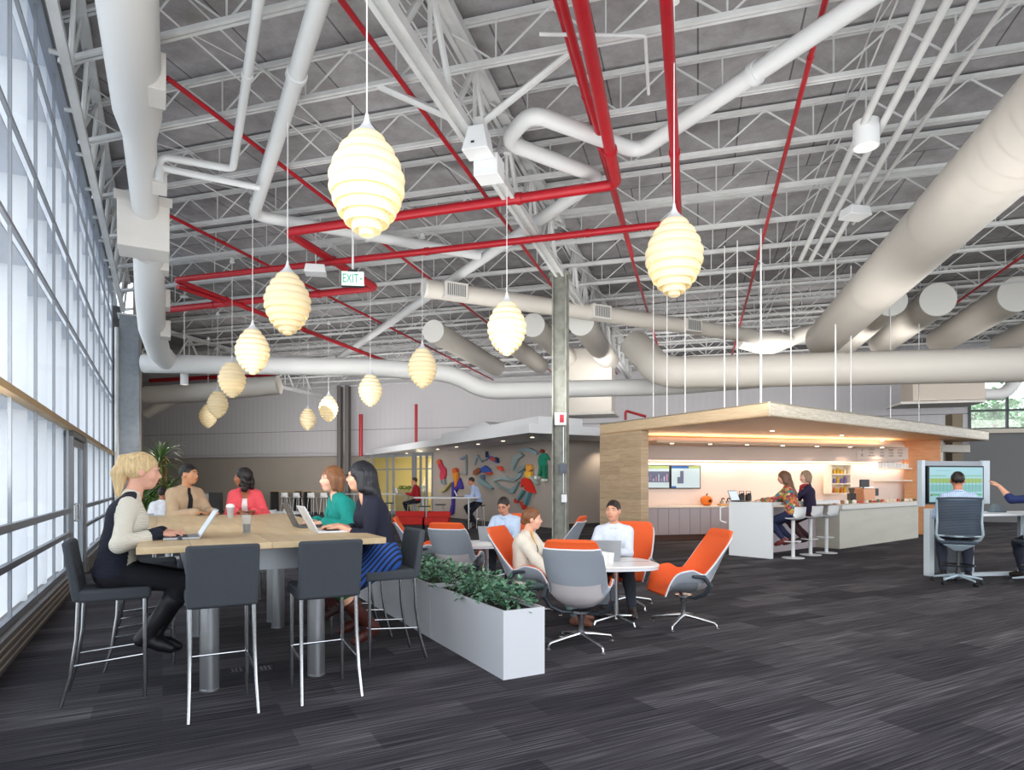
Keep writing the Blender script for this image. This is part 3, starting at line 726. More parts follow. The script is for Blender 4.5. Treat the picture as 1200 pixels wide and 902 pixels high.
MB().box((0,0,TZ-.0225), (2*hw,2*hl,.045)).build('tabletop', wood('maple_table_top', '#d8b98c', '#e6cda4', (9,.8,9), 0, (.5,2.6)), tb, bevel=.004)
aw = mat('silver_apron', '#a3a8ae', .4, metal=.5)
mb = MB()
for y0, y1 in ((-hl+.32,-.1), (.1, hl-.3)):
    for x in (-hw+.3, hw-.3): mb.box((x,(y0+y1)/2,TZ-.045-.09), (.03,y1-y0,.18))
    for y in (y0,y1): mb.box((0,y,TZ-.045-.09), (2*hw-.6,.03,.18))
    mb.box((0,(y0+y1)/2,TZ-.15), (2*hw-.6,y1-y0,.02))
mb.build('apron', aw, tb)
for a in (.30, 1.06):
    for b in (5.13, 7.02, 7.35, 8.85):
        x = a-(TA0+TA1)/2; y = b-(TB0+TB1)/2
        mb = MB(); prof = []
        vs = []
        for q in range(24):     # fluted column
            t = 2*pi*q/24; rr = .06+(.006 if q % 6 in (0,1,5) else -.003); vs.append((x+rr*cos(t), y+rr*sin(t)))
        mb.prism(vs, .012, TZ-.05); mb.lathe([(.001,0),(.068,0),(.068,.012),(.001,.014)], (x,y,0), 20)
        mb.build('leg', alu, tb, angle=50)
# ================= upholstered bar stools
def make_stool():
    t = thing('bar_stool', 'x', 'stool')
    mb = MB(); mb.box((0,.02,.735), (.43,.44,.085)); mb.build('seat', dark_fab, t, bevel=.022, bseg=3)
    mb = MB(); mb.hexa([(-.215,-.225,.70),(.215,-.225,.70),(.215,-.165,.70),(-.215,-.165,.70)], [(-.22,-.285,1.11),(.22,-.285,1.11),(.22,-.235,1.11),(-.22,-.235,1.11)])
    mb.build('backrest', dark_fab, t, bevel=.02, bseg=3)
    for sx in (-1,1):
        MB().tube([(sx*.19,-.19,.70),(sx*.192,-.20,.45),(sx*.197,-.235,.2),(sx*.205,-.29,0)], .0135, 10).build('leg', chrome, t)
        MB().tube([(sx*.185,.2,.70),(sx*.188,.2,0)], .0135, 10).build('leg', chrome, t)
        MB().tube([(sx*.187,.2,.30),(sx*.193,-.22,.27)], .007, 8).build('side_rail', chrome, t)
    MB().tube([(-.188,.2,.30),(.188,.2,.30)], .007, 8).build('foot_rail', chrome, t)
    return t
stools = [((.345,4.74), W1, 'empty charcoal bar stool at the near table end, left one seen from behind'),
 ((1.03,4.74), W1, 'empty charcoal bar stool at the near table end, right one seen from behind'),
 ((-.31,5.38), W2, 'charcoal bar stool carrying the blonde woman'),
 ((-.12,6.2), W2, 'charcoal bar stool tucked under the table behind the blonde woman'),
 ((-.12,7.0), W2, 'second charcoal bar stool tucked under the table behind the blonde woman'),
 ((1.70,5.36), -W2, 'charcoal bar stool carrying the dark haired woman in navy top'),
 ((1.68,6.25), -W2, 'charcoal bar stool carrying the woman in teal cardigan'),
 ((1.66,7.2), -W2, 'charcoal bar stool on the right table side beyond the teal woman'),
 ((.3,9.35), -W1, 'charcoal bar stool at the far table end under the man in tan jacket'),
 ((1.02,9.35), -W1, 'charcoal bar stool at the far table end under the woman in coral cardigan')]
ps = None
for (a, b), d, lab in stools:
    if ps is None: ps = o = make_stool(); o.location = W(a,b); o.rotation_euler.z = head(d); o['label'] = lab; o['group'] = 'charcoal bar stools around the wooden table'
    else: dup(ps, W(a,b), head(d), lab)
# ================= laptops, cups on table
def laptop(p, d, lab, body, size=(.34,.235), open_=110, screen=None, lid=None, sc=1):
    # d: direction the user faces; hinge on the far side
    t = thing('laptop', lab, 'laptop', p, head(d)); w, dp = size
    MB().box((0,0,.009), (w,dp,.016)).build('base', body, t, bevel=.004)
    MB().box((0,-.01,.0178), (w*.88,dp*.45,.002)).build('keyboard', black_plas, t)
    a = radians(open_-90); s = MB(); s.box((0,.004,dp/2), (w,.009,dp)); M = Matrix.Translation(V(0,dp/2-.004,.014)) @ Matrix.Rotation(-a,4,'X'); s.xf(M)
    l = s.build('lid', lid or body, t, bevel=.003)
    s = MB(); s.box((0,-.0015,dp/2), (w*.93,.002,dp*.88)); s.xf(M); s.build('screen', screen or mat('laptop_screen','#cfd9e2',.2,emit='#cfdde8',es=.5), l)
    s = MB(); s.sphere((0,.0095,dp*.52), (.018,.001,.018), 12, 6); s.xf(M); s.build('badge', alu, l)
    return t
silver_pl = mat('laptop_silver', '#aeb3b8', .35, metal=.6); dark_pl = mat('laptop_graphite', '#4b4f55', .4, metal=.3); black_l = mat('laptop_black','#1e2023',.4)
laptop(W(.12,5.30,TZ), W2, 'silver laptop in front of the blonde woman', silver_pl, open_=122)
laptop(W(1.22,5.42,TZ), -W2, 'open white-silver laptop in front of the dark haired woman', mat('laptop_white','#d5d8db',.35), open_=118)
laptop(W(1.20,6.12,TZ), -W2, 'dark grey laptop in front of the woman in teal', dark_pl, open_=115)
o = MB().sphere((0,0,0), (.033,.055,.02), 16, 10)
o.v = [(x,y,max(z,-.004)) for x,y,z in o.v]; p = atz(210,632,TZ); o.xf(Matrix.Translation(p+UP*.005) @ Matrix.Rotation(.6,4,'Z')); o = o.build('computer_mouse', mat('mouse_slate','#3c4250',.4)); tag(o, 'dark computer mouse near the table edge beside the silver laptop', 'mouse')
p = atz(289,625,TZ); t = thing('drinking_glass', 'tall clear tumbler with a dark drink at its bottom, centre of table', 'glass', p)
MB().lathe([(.001,0),(.031,0),(.037,.15),(.034,.15),(.028,.008),(.001,.008)], n=24, closed=True).build('tumbler', mat('tumbler_glass','#f2f5f5',.05,trans=.85,ior=1.15), t)
MB().lathe([(.001,.01),(.026,.01),(.029,.075),(.001,.075)], n=20).build('drink', mat('dark_drink','#2b211c',.2), t)
p = atz(270,606,TZ); t = thing('iced_coffee_cup', 'clear plastic cup of iced coffee on the far part of the wooden table', 'cup', p)
MB().lathe([(.001,0),(.032,0),(.047,.125),(.044,.125),(.03,.006),(.001,.006)], n=24, closed=True).build('cup', mat('cup_plastic','#e6e6e6',.15,trans=.6,ior=1.1), t)
MB().lathe([(.001,.008),(.03,.008),(.042,.10),(.001,.10)], n=20).build('coffee', mat('iced_coffee','#6f5348',.3), t)
MB().lathe([(.05,.122),(.05,.13),(.04,.155),(.015,.165),(.001,.165)], n=20).build('lid', mat('cup_lid','#eef0f0',.3), t)
p = W(1.0,8.95,TZ); 
o = MB().box((0,0,.006), (.08,.15,.01), .5); o.xf(Matrix.Translation(W(.98,8.93,TZ+.03))); o = o.build('phone', black_plas, bevel=.003); tag(o, 'black phone in the hands of the woman in coral', 'phone')
# ================= planters and plants
pf = fl(589.9,797); pf.z = 0
PW, PLn, PH = .37, 1.50, .528
plw = mat('planter_white', '#d8dade', .4)
soil = mat('dark_soil', '#2a2320', .95, noise=.3, nscale=60)
for k in range(3):
    base = pf+W1*(k*(PLn+.012)+PLn/2)+W2*PW/2
    t = thing('planter_box', 'white rectangular floor planter, %s in the row' % ['nearest to the camera','middle one','far one behind the stool legs'][k], 'planter', base, atan2(W2.y,W2.x), 'white planter boxes in a row')
    a, b = PW/2, PLn/2; th = .018; mb = MB()
    mb.box((-a+th/2,0,PH/2), (th,2*b,PH)); mb.box((a-th/2,0,PH/2), (th,2*b,PH)); mb.box((0,-b+th/2,PH/2), (2*a-2*th,th,PH)); mb.box((0,b-th/2,PH/2), (2*a-2*th,th,PH)); mb.box((0,0,.02), (2*a-2*th,2*b-2*th,.02))
    mb.build('box', plw, t, smooth=False); MB().box((0,0,PH-.05), (2*a-2*th,2*b-2*th,.03)).build('soil', soil, t)
def leafmat(name, c, c2):
    m = mat(name, c, .35, spec=.6); nt, N, L, b = nodes(m)
    n = N.new('ShaderNodeTexNoise'); n.inputs['Scale'].default_value = 25; tc = N.new('ShaderNodeTexCoord'); L(tc.outputs['Object'], n.inputs['Vector'])
    cr = N.new('ShaderNodeValToRGB'); cr.color_ramp.elements[0].position = .4; cr.color_ramp.elements[0].color = lin(c); cr.color_ramp.elements[1].position = .62; cr.color_ramp.elements[1].color = lin(c2)
    L(n.outputs['Fac'], cr.inputs['Fac']); L(cr.outputs['Color'], b.inputs['Base Color']); return m
lf = leafmat('glossy_leaf', '#34604a', '#7aa585')
def leaf(mb, p, d, n, L, w, droop=.3):
    d = d.normalized(); sdv = d.cross(n)
    if sdv.length < .01: sdv = V(1,0,0)
    sdv = sdv.normalized(); n = sdv.cross(d).normalized()
    P = lambda u, s: p+d*L*u+sdv*w*s*.5-n*droop*L*u*u+n*abs(s)*w*.12
    mb.add([P(0,0), P(.3,1), P(.3,0), P(.3,-1), P(.65,.9), P(.65,0), P(.65,-.9), P(1,0)], [(0,1,2),(0,2,3),(1,4,5,2),(2,5,6,3),(4,7,5),(5,7,6)])
def bush(p, r, hgt, rr, n=170):
    mb = MB(); st = MB()
    for s in range(9):
        a = rr.uniform(0,2*pi); q = V(cos(a)*rr.uniform(.02,r*.8), sin(a)*rr.uniform(.02,r*.8), hgt*rr.uniform(.55,.95)); st.tube([V(q.x*.3,q.y*.3,0), q], .003, 5)
    for i in range(n):
        z = rr.uniform(.1,1); rad = r*(1-.35*z*z)*sqrt(rr.random())*1.05; a = rr.uniform(0,2*pi)
        q = V(cos(a)*rad, sin(a)*rad, z*hgt*(1-.25*(rad/r)**2))
        d = V(cos(a)*rr.uniform(.2,1)+rr.gauss(0,.4), sin(a)*rr.uniform(.2,1)+rr.gauss(0,.4), rr.uniform(-.1,.8))
        leaf(mb, q, d, V(rr.gauss(0,.3),rr.gauss(0,.3),1), rr.uniform(.045,.075), rr.uniform(.024,.036))
    return mb, st
rr = random.Random(11); k = 0
for u in range(3):
    for j in range(3):
        p = pf+W1*(u*1.512+.27+.48*j)+W2*.185+UP*(PH-.035)
        mb, st = bush(p, .24, .24, rr, 260)
        lab = 'leafy dark green plant in the white planters, %s counting from the near corner' % ORD[k]; k += 1
        t = thing('leafy_plant', lab, 'plant', p, 0, 'leafy plants in the white planters')
        st.build('stems', mat('plant_stem','#3c5a32',.7), t)
        l = mb.build('leaves', lf, t, smooth=False)
# tall dracaena far left
p = at(188, 567, 15.2); p.z = 0
t = thing('dracaena_plant', 'tall spiky dracaena plant standing at the end of the window wall', 'plant', p)
MB().lathe([(.001,0),(.22,0),(.27,.5),(.25,.5),(.24,.45),(.001,.45)], n=24).build('pot', mat('brown_pot','#8a6a4c',.5), t)
rr = random.Random(5); mb = MB(); st = MB()
dr = leafmat('dracaena_leaf', '#2a4c26', '#6b8a3c')
heads = [(0,.0,2.15),(-.28,.1,1.55),(.25,-.1,1.45),(-.1,-.25,1.2),(.1,.2,1.0),(-.35,-.1,.95),(.35,.1,.9)]
for (hx,hy,hz) in heads:
    st.tube([(hx*.3,hy*.3,.4),(hx*.8,hy*.8,hz*.6),(hx,hy,hz)], .022, 8)
    for i in range(62):
        a = rr.uniform(0,2*pi); el = rr.uniform(-.1,1.35); L = rr.uniform(.55,.85); w = .042
        d = V(cos(a)*cos(el), sin(a)*cos(el), sin(el)); q = V(hx,hy,hz-rr.uniform(0,.25)); sd = V(-sin(a),cos(a),0)
        pr = []; pos = q.copy(); dd = d.copy(); ns = 7
        for s in range(ns+1):
            ww = w*(.5+.5*sin(min(1,s/ns*1.4)*pi*.5))*(1-(s/ns)**3)*.5+.001; pr.append((pos-sd*ww, pos+UP*.004, pos+sd*ww)); pos = pos+dd*(L/ns); dd = (dd+V(0,0,-.24)).normalized()
        vs = [x for tr in pr for x in tr]; fs = []
        for s in range(ns): fs += [(3*s,3*s+1,3*s+4,3*s+3),(3*s+1,3*s+2,3*s+5,3*s+4)]
        mb.add(vs, fs)
mb.build('leaves', dr, t); st.build('stem', mat('trunk_brown','#7a6148',.8), t)
# ================= lounge chairs
orange = mat('orange_upholstery', '#dd5a26', .75, noise=.05, nscale=150, bump=.15, bscale=400)
shellm = mat('grey_shell', '#8d949d', .45); rimm = mat('pale_shell_rim', '#c9cdd1', .4)
meshm = mat('white_mesh_back', '#cfc9cb', .7, tl=.25); brk = mat('dark_bracket', '#3d4249', .4, metal=.4)
prof = [(.31,.345,.245,.015),(.26,.38,.27,.09),(.17,.395,.29,.185),(.05,.385,.30,.235),(-.08,.38,.305,.25),(-.18,.41,.305,.24),(-.25,.48,.30,.21),(-.295,.58,.295,.17),(-.335,.70,.30,.12),(-.375,.82,.30,.08),(-.42,.93,.295,.05),(-.455,1.02,.275,.03),(-.475,1.065,.25,.02)]
prof = [(y, .40+(z-.40)*.90 if z > .40 else z, w, a) for (y,z,w,a) in prof]
def cr_interp(t):
    n = len(prof)-1; x = min(max(t*n,0),n-1e-6); i = int(x); f = x-i
    P = [prof[max(0,min(n,i+k))] for k in (-1,0,1,2)]
    return [.5*((2*P[1][c])+(-P[0][c]+P[2][c])*f+(2*P[0][c]-5*P[1][c]+4*P[2][c]-P[3][c])*f*f+(-P[0][c]+3*P[1][c]-3*P[2][c]+P[3][c])*f**3) for c in range(4)]
def S(u, t, off=0):
    y, z, w, a = cr_interp(t); y2, z2, _, _ = cr_interp(min(1,t+.01)); y1, z1, _, _ = cr_interp(max(0,t-.01))
    dy, dz_ = y2-y1, z2-z1; L = sqrt(dy*dy+dz_*dz_) or 1; ny, nz = dz_/L, -dy/L           # inward/up normal
    if nz < 0 and t < .3: ny, nz = -ny, -nz
    k = abs(u); e = k**2.6
    back = min(1, max(0, (t-.30)/.35)); dirn = V(0, .25+.75*back, 1-.85*back)
    wx = w*(1+ (0.06 if t < .5 else 0))
    x = wx*(u*(1-.12*e*e)); p = V(x, y, z)+dirn*a*e
    # surface normal approx
    nn = V(-u*e*1.4*(1 if a > .05 else .3), ny, nz).normalized()
    return p+nn*off
def sheet(t0, t1, u0, u1, o1, o2, nt_=30, nu=18, tf=None):
    mb = MB(); vs = []
    for side in (o1, o2):
        for i in range(nt_+1):
            for j in range(nu+1):
                t = t0+(t1-t0)*i/nt_; u = u0+(u1-u0)*j/nu; vs.append(S(u, t, side(u,t) if callable(side) else side))
    N_ = (nt_+1)*(nu+1); fs = []
    I = lambda s, i, j: s*N_+i*(nu+1)+j
    for i in range(nt_):
        for j in range(nu):
            fs.append((I(0,i,j),I(0,i,j+1),I(0,i+1,j+1),I(0,i+1,j))); fs.append((I(1,i,j),I(1,i+1,j),I(1,i+1,j+1),I(1,i,j+1)))
    for i in range(nt_):
        fs.append((I(0,i,0),I(0,i+1,0),I(1,i+1,0),I(1,i,0))); fs.append((I(0,i,nu),I(1,i,nu),I(1,i+1,nu),I(0,i+1,nu)))
    for j in range(nu):
        fs.append((I(0,0,j),I(1,0,j),I(1,0,j+1),I(0,0,j+1))); fs.append((I(0,nt_,j),I(0,nt_,j+1),I(1,nt_,j+1),I(1,nt_,j)))
    mb.add(vs, fs); return mb
def make_lounge():
    t = thing('lounge_chair', 'x', 'chair')
    pad = lambda u, tt: .012+.026*(1-abs(u)**4)+(.012 if tt > .9 else 0)
    sheet(0, 1, -1, 1, 0.004, pad, 36, 22).build('cushion', orange, t, angle=60)
    sh = sheet(.62, .89, -.985, .985, -.016, 0, 14, 20).build('back_shell', shellm, t, angle=60)
    sheet(.33, .625, -.80, .80, -.012, 0, 12, 16).build('mesh_back', meshm, t, angle=60)
    for s in (-1,1): sheet(.10, .64, s*.78, s*.985, -.016, 0, 20, 4).build('side_shell', shellm, t, angle=60)
    sheet(.0, .335, -.80, .80, -.016, 0, 12, 16).build('seat_pan', mat('seat_pan_grey','#80868d',.5), t, angle=60)
    pts = [S(-.99, q, -.006) for q in [i/30*.89 for i in range(31)]]+[S(u, .89, -.012) for u in (-.7,-.4,0,.4,.7)]+[S(.99, q, -.006) for q in [i/30*.89 for i in range(30,-1,-1)]]
    MB().tube(pts, .009, 6).build('shell_rim', rimm, t)
    for s in (-1,1):
        a = S(s*.93,.34,-.02); b = S(s*.93,.48,-.02); 
        MB().tube([(s*.05,-.02,.31),(s*.17,-.05,.315),(s*.27,-.10,.37),(s*.315,-.14,.46),a*.5+b*.5+V(s*.012,0,0),a*.7+b*.3+V(s*.01,.1,.01)], [.018,.02,.022,.026,.024,.014], 10).build('bracket', brk, t)
    mb = MB(); mb.lathe([(.001,.10),(.032,.10),(.028,.14),(.028,.25),(.04,.29),(.09,.31),(.09,.33),(.001,.335)], n=20); mb.build('pedestal', chrome, t)
    for k in range(4):
        a = pi/4+k*pi/2; c, s_ = cos(a), sin(a)
        l = MB().tube([(c*.02,s_*.02,.115),(c*.15,s_*.15,.095),(c*.33,s_*.33,.062),(c*.345,s_*.345,.045),(c*.348,s_*.348,.015)], [.024,.018,.0135,.012,.011], 10).build('leg', chrome, t)
        MB().lathe([(.001,0),(.024,0),(.024,.008),(.012,.02),(.001,.02)], (c*.35,s_*.35,0), 14).build('glide', chrome, l)
    return t
lc = [((.64,5.90), (.30,.95), 'orange lounge chair with grey shell nearest the camera, seen from behind'),
 ((1.82,6.75), (-.98,-.20), 'empty orange lounge chair seen from the side, right of the small white table'),
 ((1.42,7.80), (-.35,-.93), 'orange lounge chair behind the smiling man in white shirt'),
 ((.22,7.1), (.90,-.42), 'orange lounge chair carrying the woman in cream cardigan'),
 ((-.70,8.35), (.28,.96), 'orange lounge chair seen from behind at the end of the planters'),
 ((.02,10.0), (-.35,-.94), 'orange lounge chair behind the man in glasses'),
 ((-1.30,9.5), (.97,.1), 'orange lounge chair half hidden behind the dark haired woman stool'),
 ((.66,9.75), (-.93,.35), 'orange lounge chair seen edge-on just left of the steel column foot')]
pl = None
for p, d, lab in lc:
    if pl is None: pl = o = make_lounge(); o.location = V(p[0],p[1],0); o.rotation_euler.z = head(d); o['label'] = lab; o['group'] = 'orange lounge chairs'
    else: dup(pl, V(p[0],p[1],0), head(d), lab)
def lounge_table(c, rz, lab, z=.66, r=.42):
    t = thing('coffee_table', lab, 'table', c, rz)
    pts = []
    for q in range(48):
        a = 2*pi*q/48; k = 3.2; pts.append((r*abs(cos(a))**(2/k)*(1 if cos(a) >= 0 else -1), r*abs(sin(a))**(2/k)*(1 if sin(a) >= 0 else -1)))
    top = MB().prism([p for p in pts], z-.022, z).build('tabletop', mat('table_white','#e4e3e2',.3), t, bevel=.006)
    MB().prism([(x*.985,y*.985) for x,y in pts], z-.05, z-.022).build('edge_band', rimm, t)
    MB().box((r*.1,0,z+.0005), (r*1.6,.012,.0015)).build('groove', mat('groove_grey','#77797c',.6), top)
    MB().lathe([(.001,.05),(.035,.05),(.03,.1),(.03,z-.06),(.12,z-.05),(.001,z-.04)], n=20).build('column', chrome, t)
    for k in range(4):
        a = k*pi/2+.4; c_, s_ = cos(a), sin(a); MB().tube([(c_*.02,s_*.02,.08),(c_*.28,s_*.28,.05),(c_*.30,s_*.30,.012)], [.02,.014,.012], 8).build('leg', chrome, t)
    return t
lounge_table(V(1.12,6.86,0), .15, 'small white rounded table between the near orange chairs')
lounge_table(V(-.36,9.15,0), .3, 'small white table in front of the man in glasses')
cup_w = mat('paper_white','#ecebe9',.5)
def cup(p, lab, r=.04, h=.1, name='paper_cup'):
    t = thing(name, lab, 'cup', p); MB().lathe([(.001,0),(r*.78,0),(r,h),(r*.92,h),(r*.72,.006),(.001,.006)], n=22, closed=True).build('cup', cup_w, t)
    MB().lathe([(.001,h*.8),(r*.9,h*.8),(.001,h*.8+.002)], n=18).build('drink', mat('iced_coffee'), t); return t
cup(V(.93,6.62,.66), 'large white cup on the near white table, left of the laptop', .075, .13)
cup(V(1.03,6.74,.66), 'smaller white cup beside the large one on the near white table', .055, .11)
laptop(V(1.03,7.08,.662), (-.1,-1), 'silver laptop in front of the smiling man in white shirt', silver_pl, open_=112)
laptop(V(-.28,9.32,.662), (-.25,-1), 'silver laptop in front of the man in glasses', silver_pl, open_=112)
o = MB().box((-.42,8.98,.668), (.24,.32,.01), .3).build('paper_stack', cup_w); tag(o, 'white sheets of paper on the table of the man in glasses', 'paper')
cup(V(-.22,9.05,.66), 'white cup beside the papers on the far lounge table', .04,.09)
# orange pen/napkin by the cup
# ================= white tables, bench, bar stools in the background
def hi_table(p, L, wd, z, lab, rz, nleg=4):
    t = thing('high_table', lab, 'table', p, rz)
    pts = []
    for q in range(40):
        a = 2*pi*q/40; k = 4; pts.append((L/2*abs(cos(a))**(2/k)*(1 if cos(a)>=0 else -1), wd/2*abs(sin(a))**(2/k)*(1 if sin(a)>=0 else -1)))
    MB().prism(pts, z-.04, z).build('tabletop', white_lam, t)
    for sx in (-1,1):
        for sy in (-1,1): MB().tube([(sx*L*.34,sy*wd*.3,z-.04),(sx*L*.34,sy*wd*.3,0)], .03, 10).build('leg', alu, t)
    return t
hi_table(at(524,567,21.5)*1, 2.25, 1.0, 1.06, 'white high table in front of the mural wall', -.05)
hi_table(at(447,567,25.5)*1, 3.0, 1.0, 1.12, 'white high table by the glazed office, left of the mural table', -.1)
for o in COL.objects:
    if o.name.startswith('high_table'): o.location.z = 0
def mesh_stool(p, rz, lab, z=.78, proto=[None]):
    if proto[0]:
        o = dup(proto[0], p, rz, lab); return o
    t = thing('high_stool', lab, 'stool', p, rz, 'dark stools at the high tables'); proto[0] = t
    MB().lathe([(.001,z-.03),(.19,z-.02),(.21,z),(.19,z+.01),(.001,z-.005)], n=18).build('seat', mat('stool_dark','#353b45',.6), t)
    for k in range(4):
        a = pi/4+k*pi/2; MB().tube([(cos(a)*.15,sin(a)*.15,z-.02),(cos(a)*.2,sin(a)*.2,0)], .012, 6).build('leg', alu, t)
    MB().lathe([(.172,.3),(.18,.308),(.172,.316),(.164,.308)], n=20, closed=True).build('foot_ring', alu, t)
    return t
for x, Z, lab in ((455,24.3,'dark high stool left of the white planted table by the office'),(481,24.0,'dark high stool under the red shirted man'),(497,20.6,'dark high stool at the left end of the mural table'),(516,22.4,'dark high stool behind the mural table legs'),(562,21.6,'dark high stool under the man at the mural table'),(447,23.6,'dark high stool nearest the dark haired woman in the background')):
    mesh_stool(V((x-CX)/F*Z,Z,0), .3, lab)
redm = mat('red_bench_fabric', '#b8261f', .8, noise=.08)
for x0, x1, Z, lab in ((462,497,20.2,'long low red bench, left section behind the planters'),(499,527,20.0,'low red bench, right section near the mural table')):
    c = (x0+x1)/2; t = thing('bench', lab, 'bench', V((c-CX)/F*Z,Z,0), .0, 'low red benches'); L = (x1-x0)/F*Z
    MB().box((0,0,.34), (L,.7,.24)).build('seat', redm, t, bevel=.03); MB().box((0,.3,.5), (L,.16,.26)).build('backrest', redm, t, bevel=.03); MB().box((0,0,.11), (L*.96,.6,.22)).build('base', mat('bench_base','#2e2c2e',.7), t)
# back bar tables and white stools on the far left
for x0, x1, lab in ((318,352,'left high table against the beige back wall'),(356,402,'right high table against the beige back wall')):
    c = lp((x0+x1)/2, R(BS-1.2,-30), R(BS-1.2,20)); L = (x1-x0)/F*c.y
    t = thing('high_table', lab, 'table', c, atan2(R2.y,R2.x)); MB().box((0,0,1.13), (L,.7,.05)).build('tabletop', mat('table_oak','#a08c6c',.5), t)
    for sx in (-1,1): MB().box((sx*(L/2-.06),0,.55), (.07,.6,1.1)).build('leg', mat('dark_leg','#3b3b3d',.5), t)
ws = mat('white_stool_shell', '#d9dbdc', .4)
def shell_stool(p, rz, lab, zs=.80, back=.25, proto={}, base='round', grp=None):
    key = (base, zs)
    if key in proto: return dup(proto[key], p, rz, lab, grp)
    t = thing('counter_stool', lab, 'stool', p, rz, grp); proto[key] = t
    mb = MB(); vs = []; nu, nt_ = 10, 12; rows = []
    pr = [(.20,0),(.16,.0),(.05,-.015),(-.08,-.015),(-.16,.01),(-.20,.06),(-.215,.14),(-.225,back)]
    for side in (0, 1):
        for (y, z) in pr:
            for j in range(nu+1):
                u = -1+2*j/nu; w = .205 if z < .1 else .19; e = abs(u)**3
                vs.append((u*w, y+(.10 if z > .05 else 0)*e*(1 if z>.05 else 0), zs+z+(.035*e if z < .05 else 0)+(-.014 if side else 0)-( .0 )))
    n1 = len(pr)*(nu+1); fs = []
    for i in range(len(pr)-1):
        for j in range(nu):
            a = i*(nu+1)+j; fs.append((a,a+1,a+nu+2,a+nu+1)); fs.append((n1+a,n1+a+nu+1,n1+a+nu+2,n1+a+1))
    for i in range(len(pr)-1):
        for j in (0,nu): a = i*(nu+1)+j; fs.append((a,a+nu+1,n1+a+nu+1,n1+a))
    for j in range(nu):
        for i in (0,len(pr)-1): a = i*(nu+1)+j; fs.append((a,a+1,n1+a+1,n1+a))
    # push back face of the backrest outward
    for k in range(n1, 2*n1):
        x, y, z = vs[k]
        if z > zs+.04: vs[k] = (x, y-.014, z+.01)
    mb.add(vs, fs); mb.build('seat_shell', ws, t, angle=60)
    if base == 'round':
        MB().lathe([(.001,0),(.215,0),(.215,.012),(.04,.022),(.035,.05),(.035,zs-.03),(.06,zs-.02),(.001,zs-.01)], n=28).build('pedestal', ws, t)
        MB().tube([(cos(a)*.17, sin(a)*.17+.03, .34) for a in [2*pi*q/20 for q in range(21)]], .012, 6).build('foot_ring', ws, t)
    else:
        for sx in (-1,1):
            for sy in (-1,1): MB().tube([(sx*.14,sy*.12,zs-.02),(sx*.19,sy*.19,0)], .012, 6).build('leg', ws, t)
    return t
for k, x in enumerate((335,349,366,381,399)):
    p = lp(x, R(BS-2.0,-30), R(BS-2.0,20)); shell_stool(p, head(R1), 'white shell stool at the back wall tables, %s from the left' % ORD[k], .82, .25, base='legs', grp='white stools at the back wall')
o = MB(); p = at(253,567,19.5); o.box((p.x,p.y,.62), (.32,.4,1.24), .2); o = o.build('recycling_bin', mat('charcoal_bin','#2c2c2e',.6), bevel=.01); tag(o, 'dark box bin standing by the beige wall behind the tan jacketed man', 'bin')
o = MB(); p = at(246,567,19.8); o.box((p.x-.05,p.y,.6), (.2,.38,1.2), .2); o = o.build('recycling_bin', mat('pale_bin','#b8b8b4',.6), bevel=.01); tag(o, 'narrow pale bin panel left of the dark box bin', 'bin')
for x, y, Z, lab in ((196,604,12.8,'white round table behind the man in tan jacket'), (330,600,14.5,'white round table behind the woman in coral')):
    c = at(x, y, Z); t = thing('round_table', lab, 'table', V(c.x,c.y,0)); z = c.z
    MB().lathe([(.001,z-.03),(.6,z-.03),(.61,z-.015),(.6,z),(.001,z)], n=36).build('tabletop', white_lam, t)
    MB().lathe([(.001,0),(.28,0),(.28,.015),(.04,.03),(.035,z-.03),(.001,z-.03)], n=24).build('pedestal', white_steel, t)
for x, Z, rz, lab in ((168,12.0,.4,'white shell stool at the left edge of the white round table'),(310,13.6,1.4,'white shell stool behind the woman in coral, left one'),(345,14.0,-1.2,'white shell stool behind the woman in coral, right one')):
    p = V((x-CX)/F*Z,Z,0); shell_stool(p, rz, lab, .70, .25, base='legs', grp='white stools at the round tables')
# wall hung wood screen behind plant
p = bw(205)-R1*2.2; o = MB().box((p.x+.3,p.y,1.5), (2.4,.12,3.0), head(R1)).build('wood_screen', wood('orange_wood','#9a6a44','#b3805a',(6,6,1)), bevel=.01); tag(o, 'brown wood screen panel behind the tall spiky plant', 'screen')

for x, y, lab in ((277,785,'small dark floor outlet plate in the carpet under the near stools, left one'),(311,783,'small dark floor outlet plate in the carpet under the near stools, right one')):
    p = fl(x, y); t = thing('floor_outlet', lab, 'floor outlet', V(p.x,p.y,0), atan2(W2.y,W2.x)); MB().box((0,0,.002), (.12,.14,.004)).build('plate', mat('outlet_dark','#2b2b2f',.5), t)
    for k in range(3): MB().box((-.03+.03*k,0,.005), (.012,.11,.003)).build('slot', mat('slot_grey','#6a6a6e',.4), t)
# ================= café
oak = wood('pale_oak_planks', '#b79c7b', '#cdb596', (2,2,22), radians(-28.8), (1.9,.16,'yz'))
oakc = wood('canopy_soffit_wood', '#c99f72', '#dcb88c', (1.5,16,1), -radians(36))
edgeoak = wood('whitewashed_oak_edge', '#a09684', '#c7bfae', (3,3,26), 0)
ZC0, ZC1 = 2.80, 3.084
c0 = V(4.94,12.2,0); cl = V(2.32,16.8,0); cr_ = V(14.25,19,0); cb = cl+(cr_-c0)
can = thing('wood_canopy', 'large pale oak roof canopy hung over the coffee bar', 'canopy', V(c0.x,c0.y,0)); o0 = V(c0.x,c0.y,0)
q = [c0-o0, cr_-o0, cb-o0+V(0,0,0), cl-o0]
MB().prism(q, ZC0, ZC0+.03).build('soffit', oakc, can, smooth=False)
MB().prism(q, ZC1-.03, ZC1-.001).build('top_board', edgeoak, can, smooth=False)
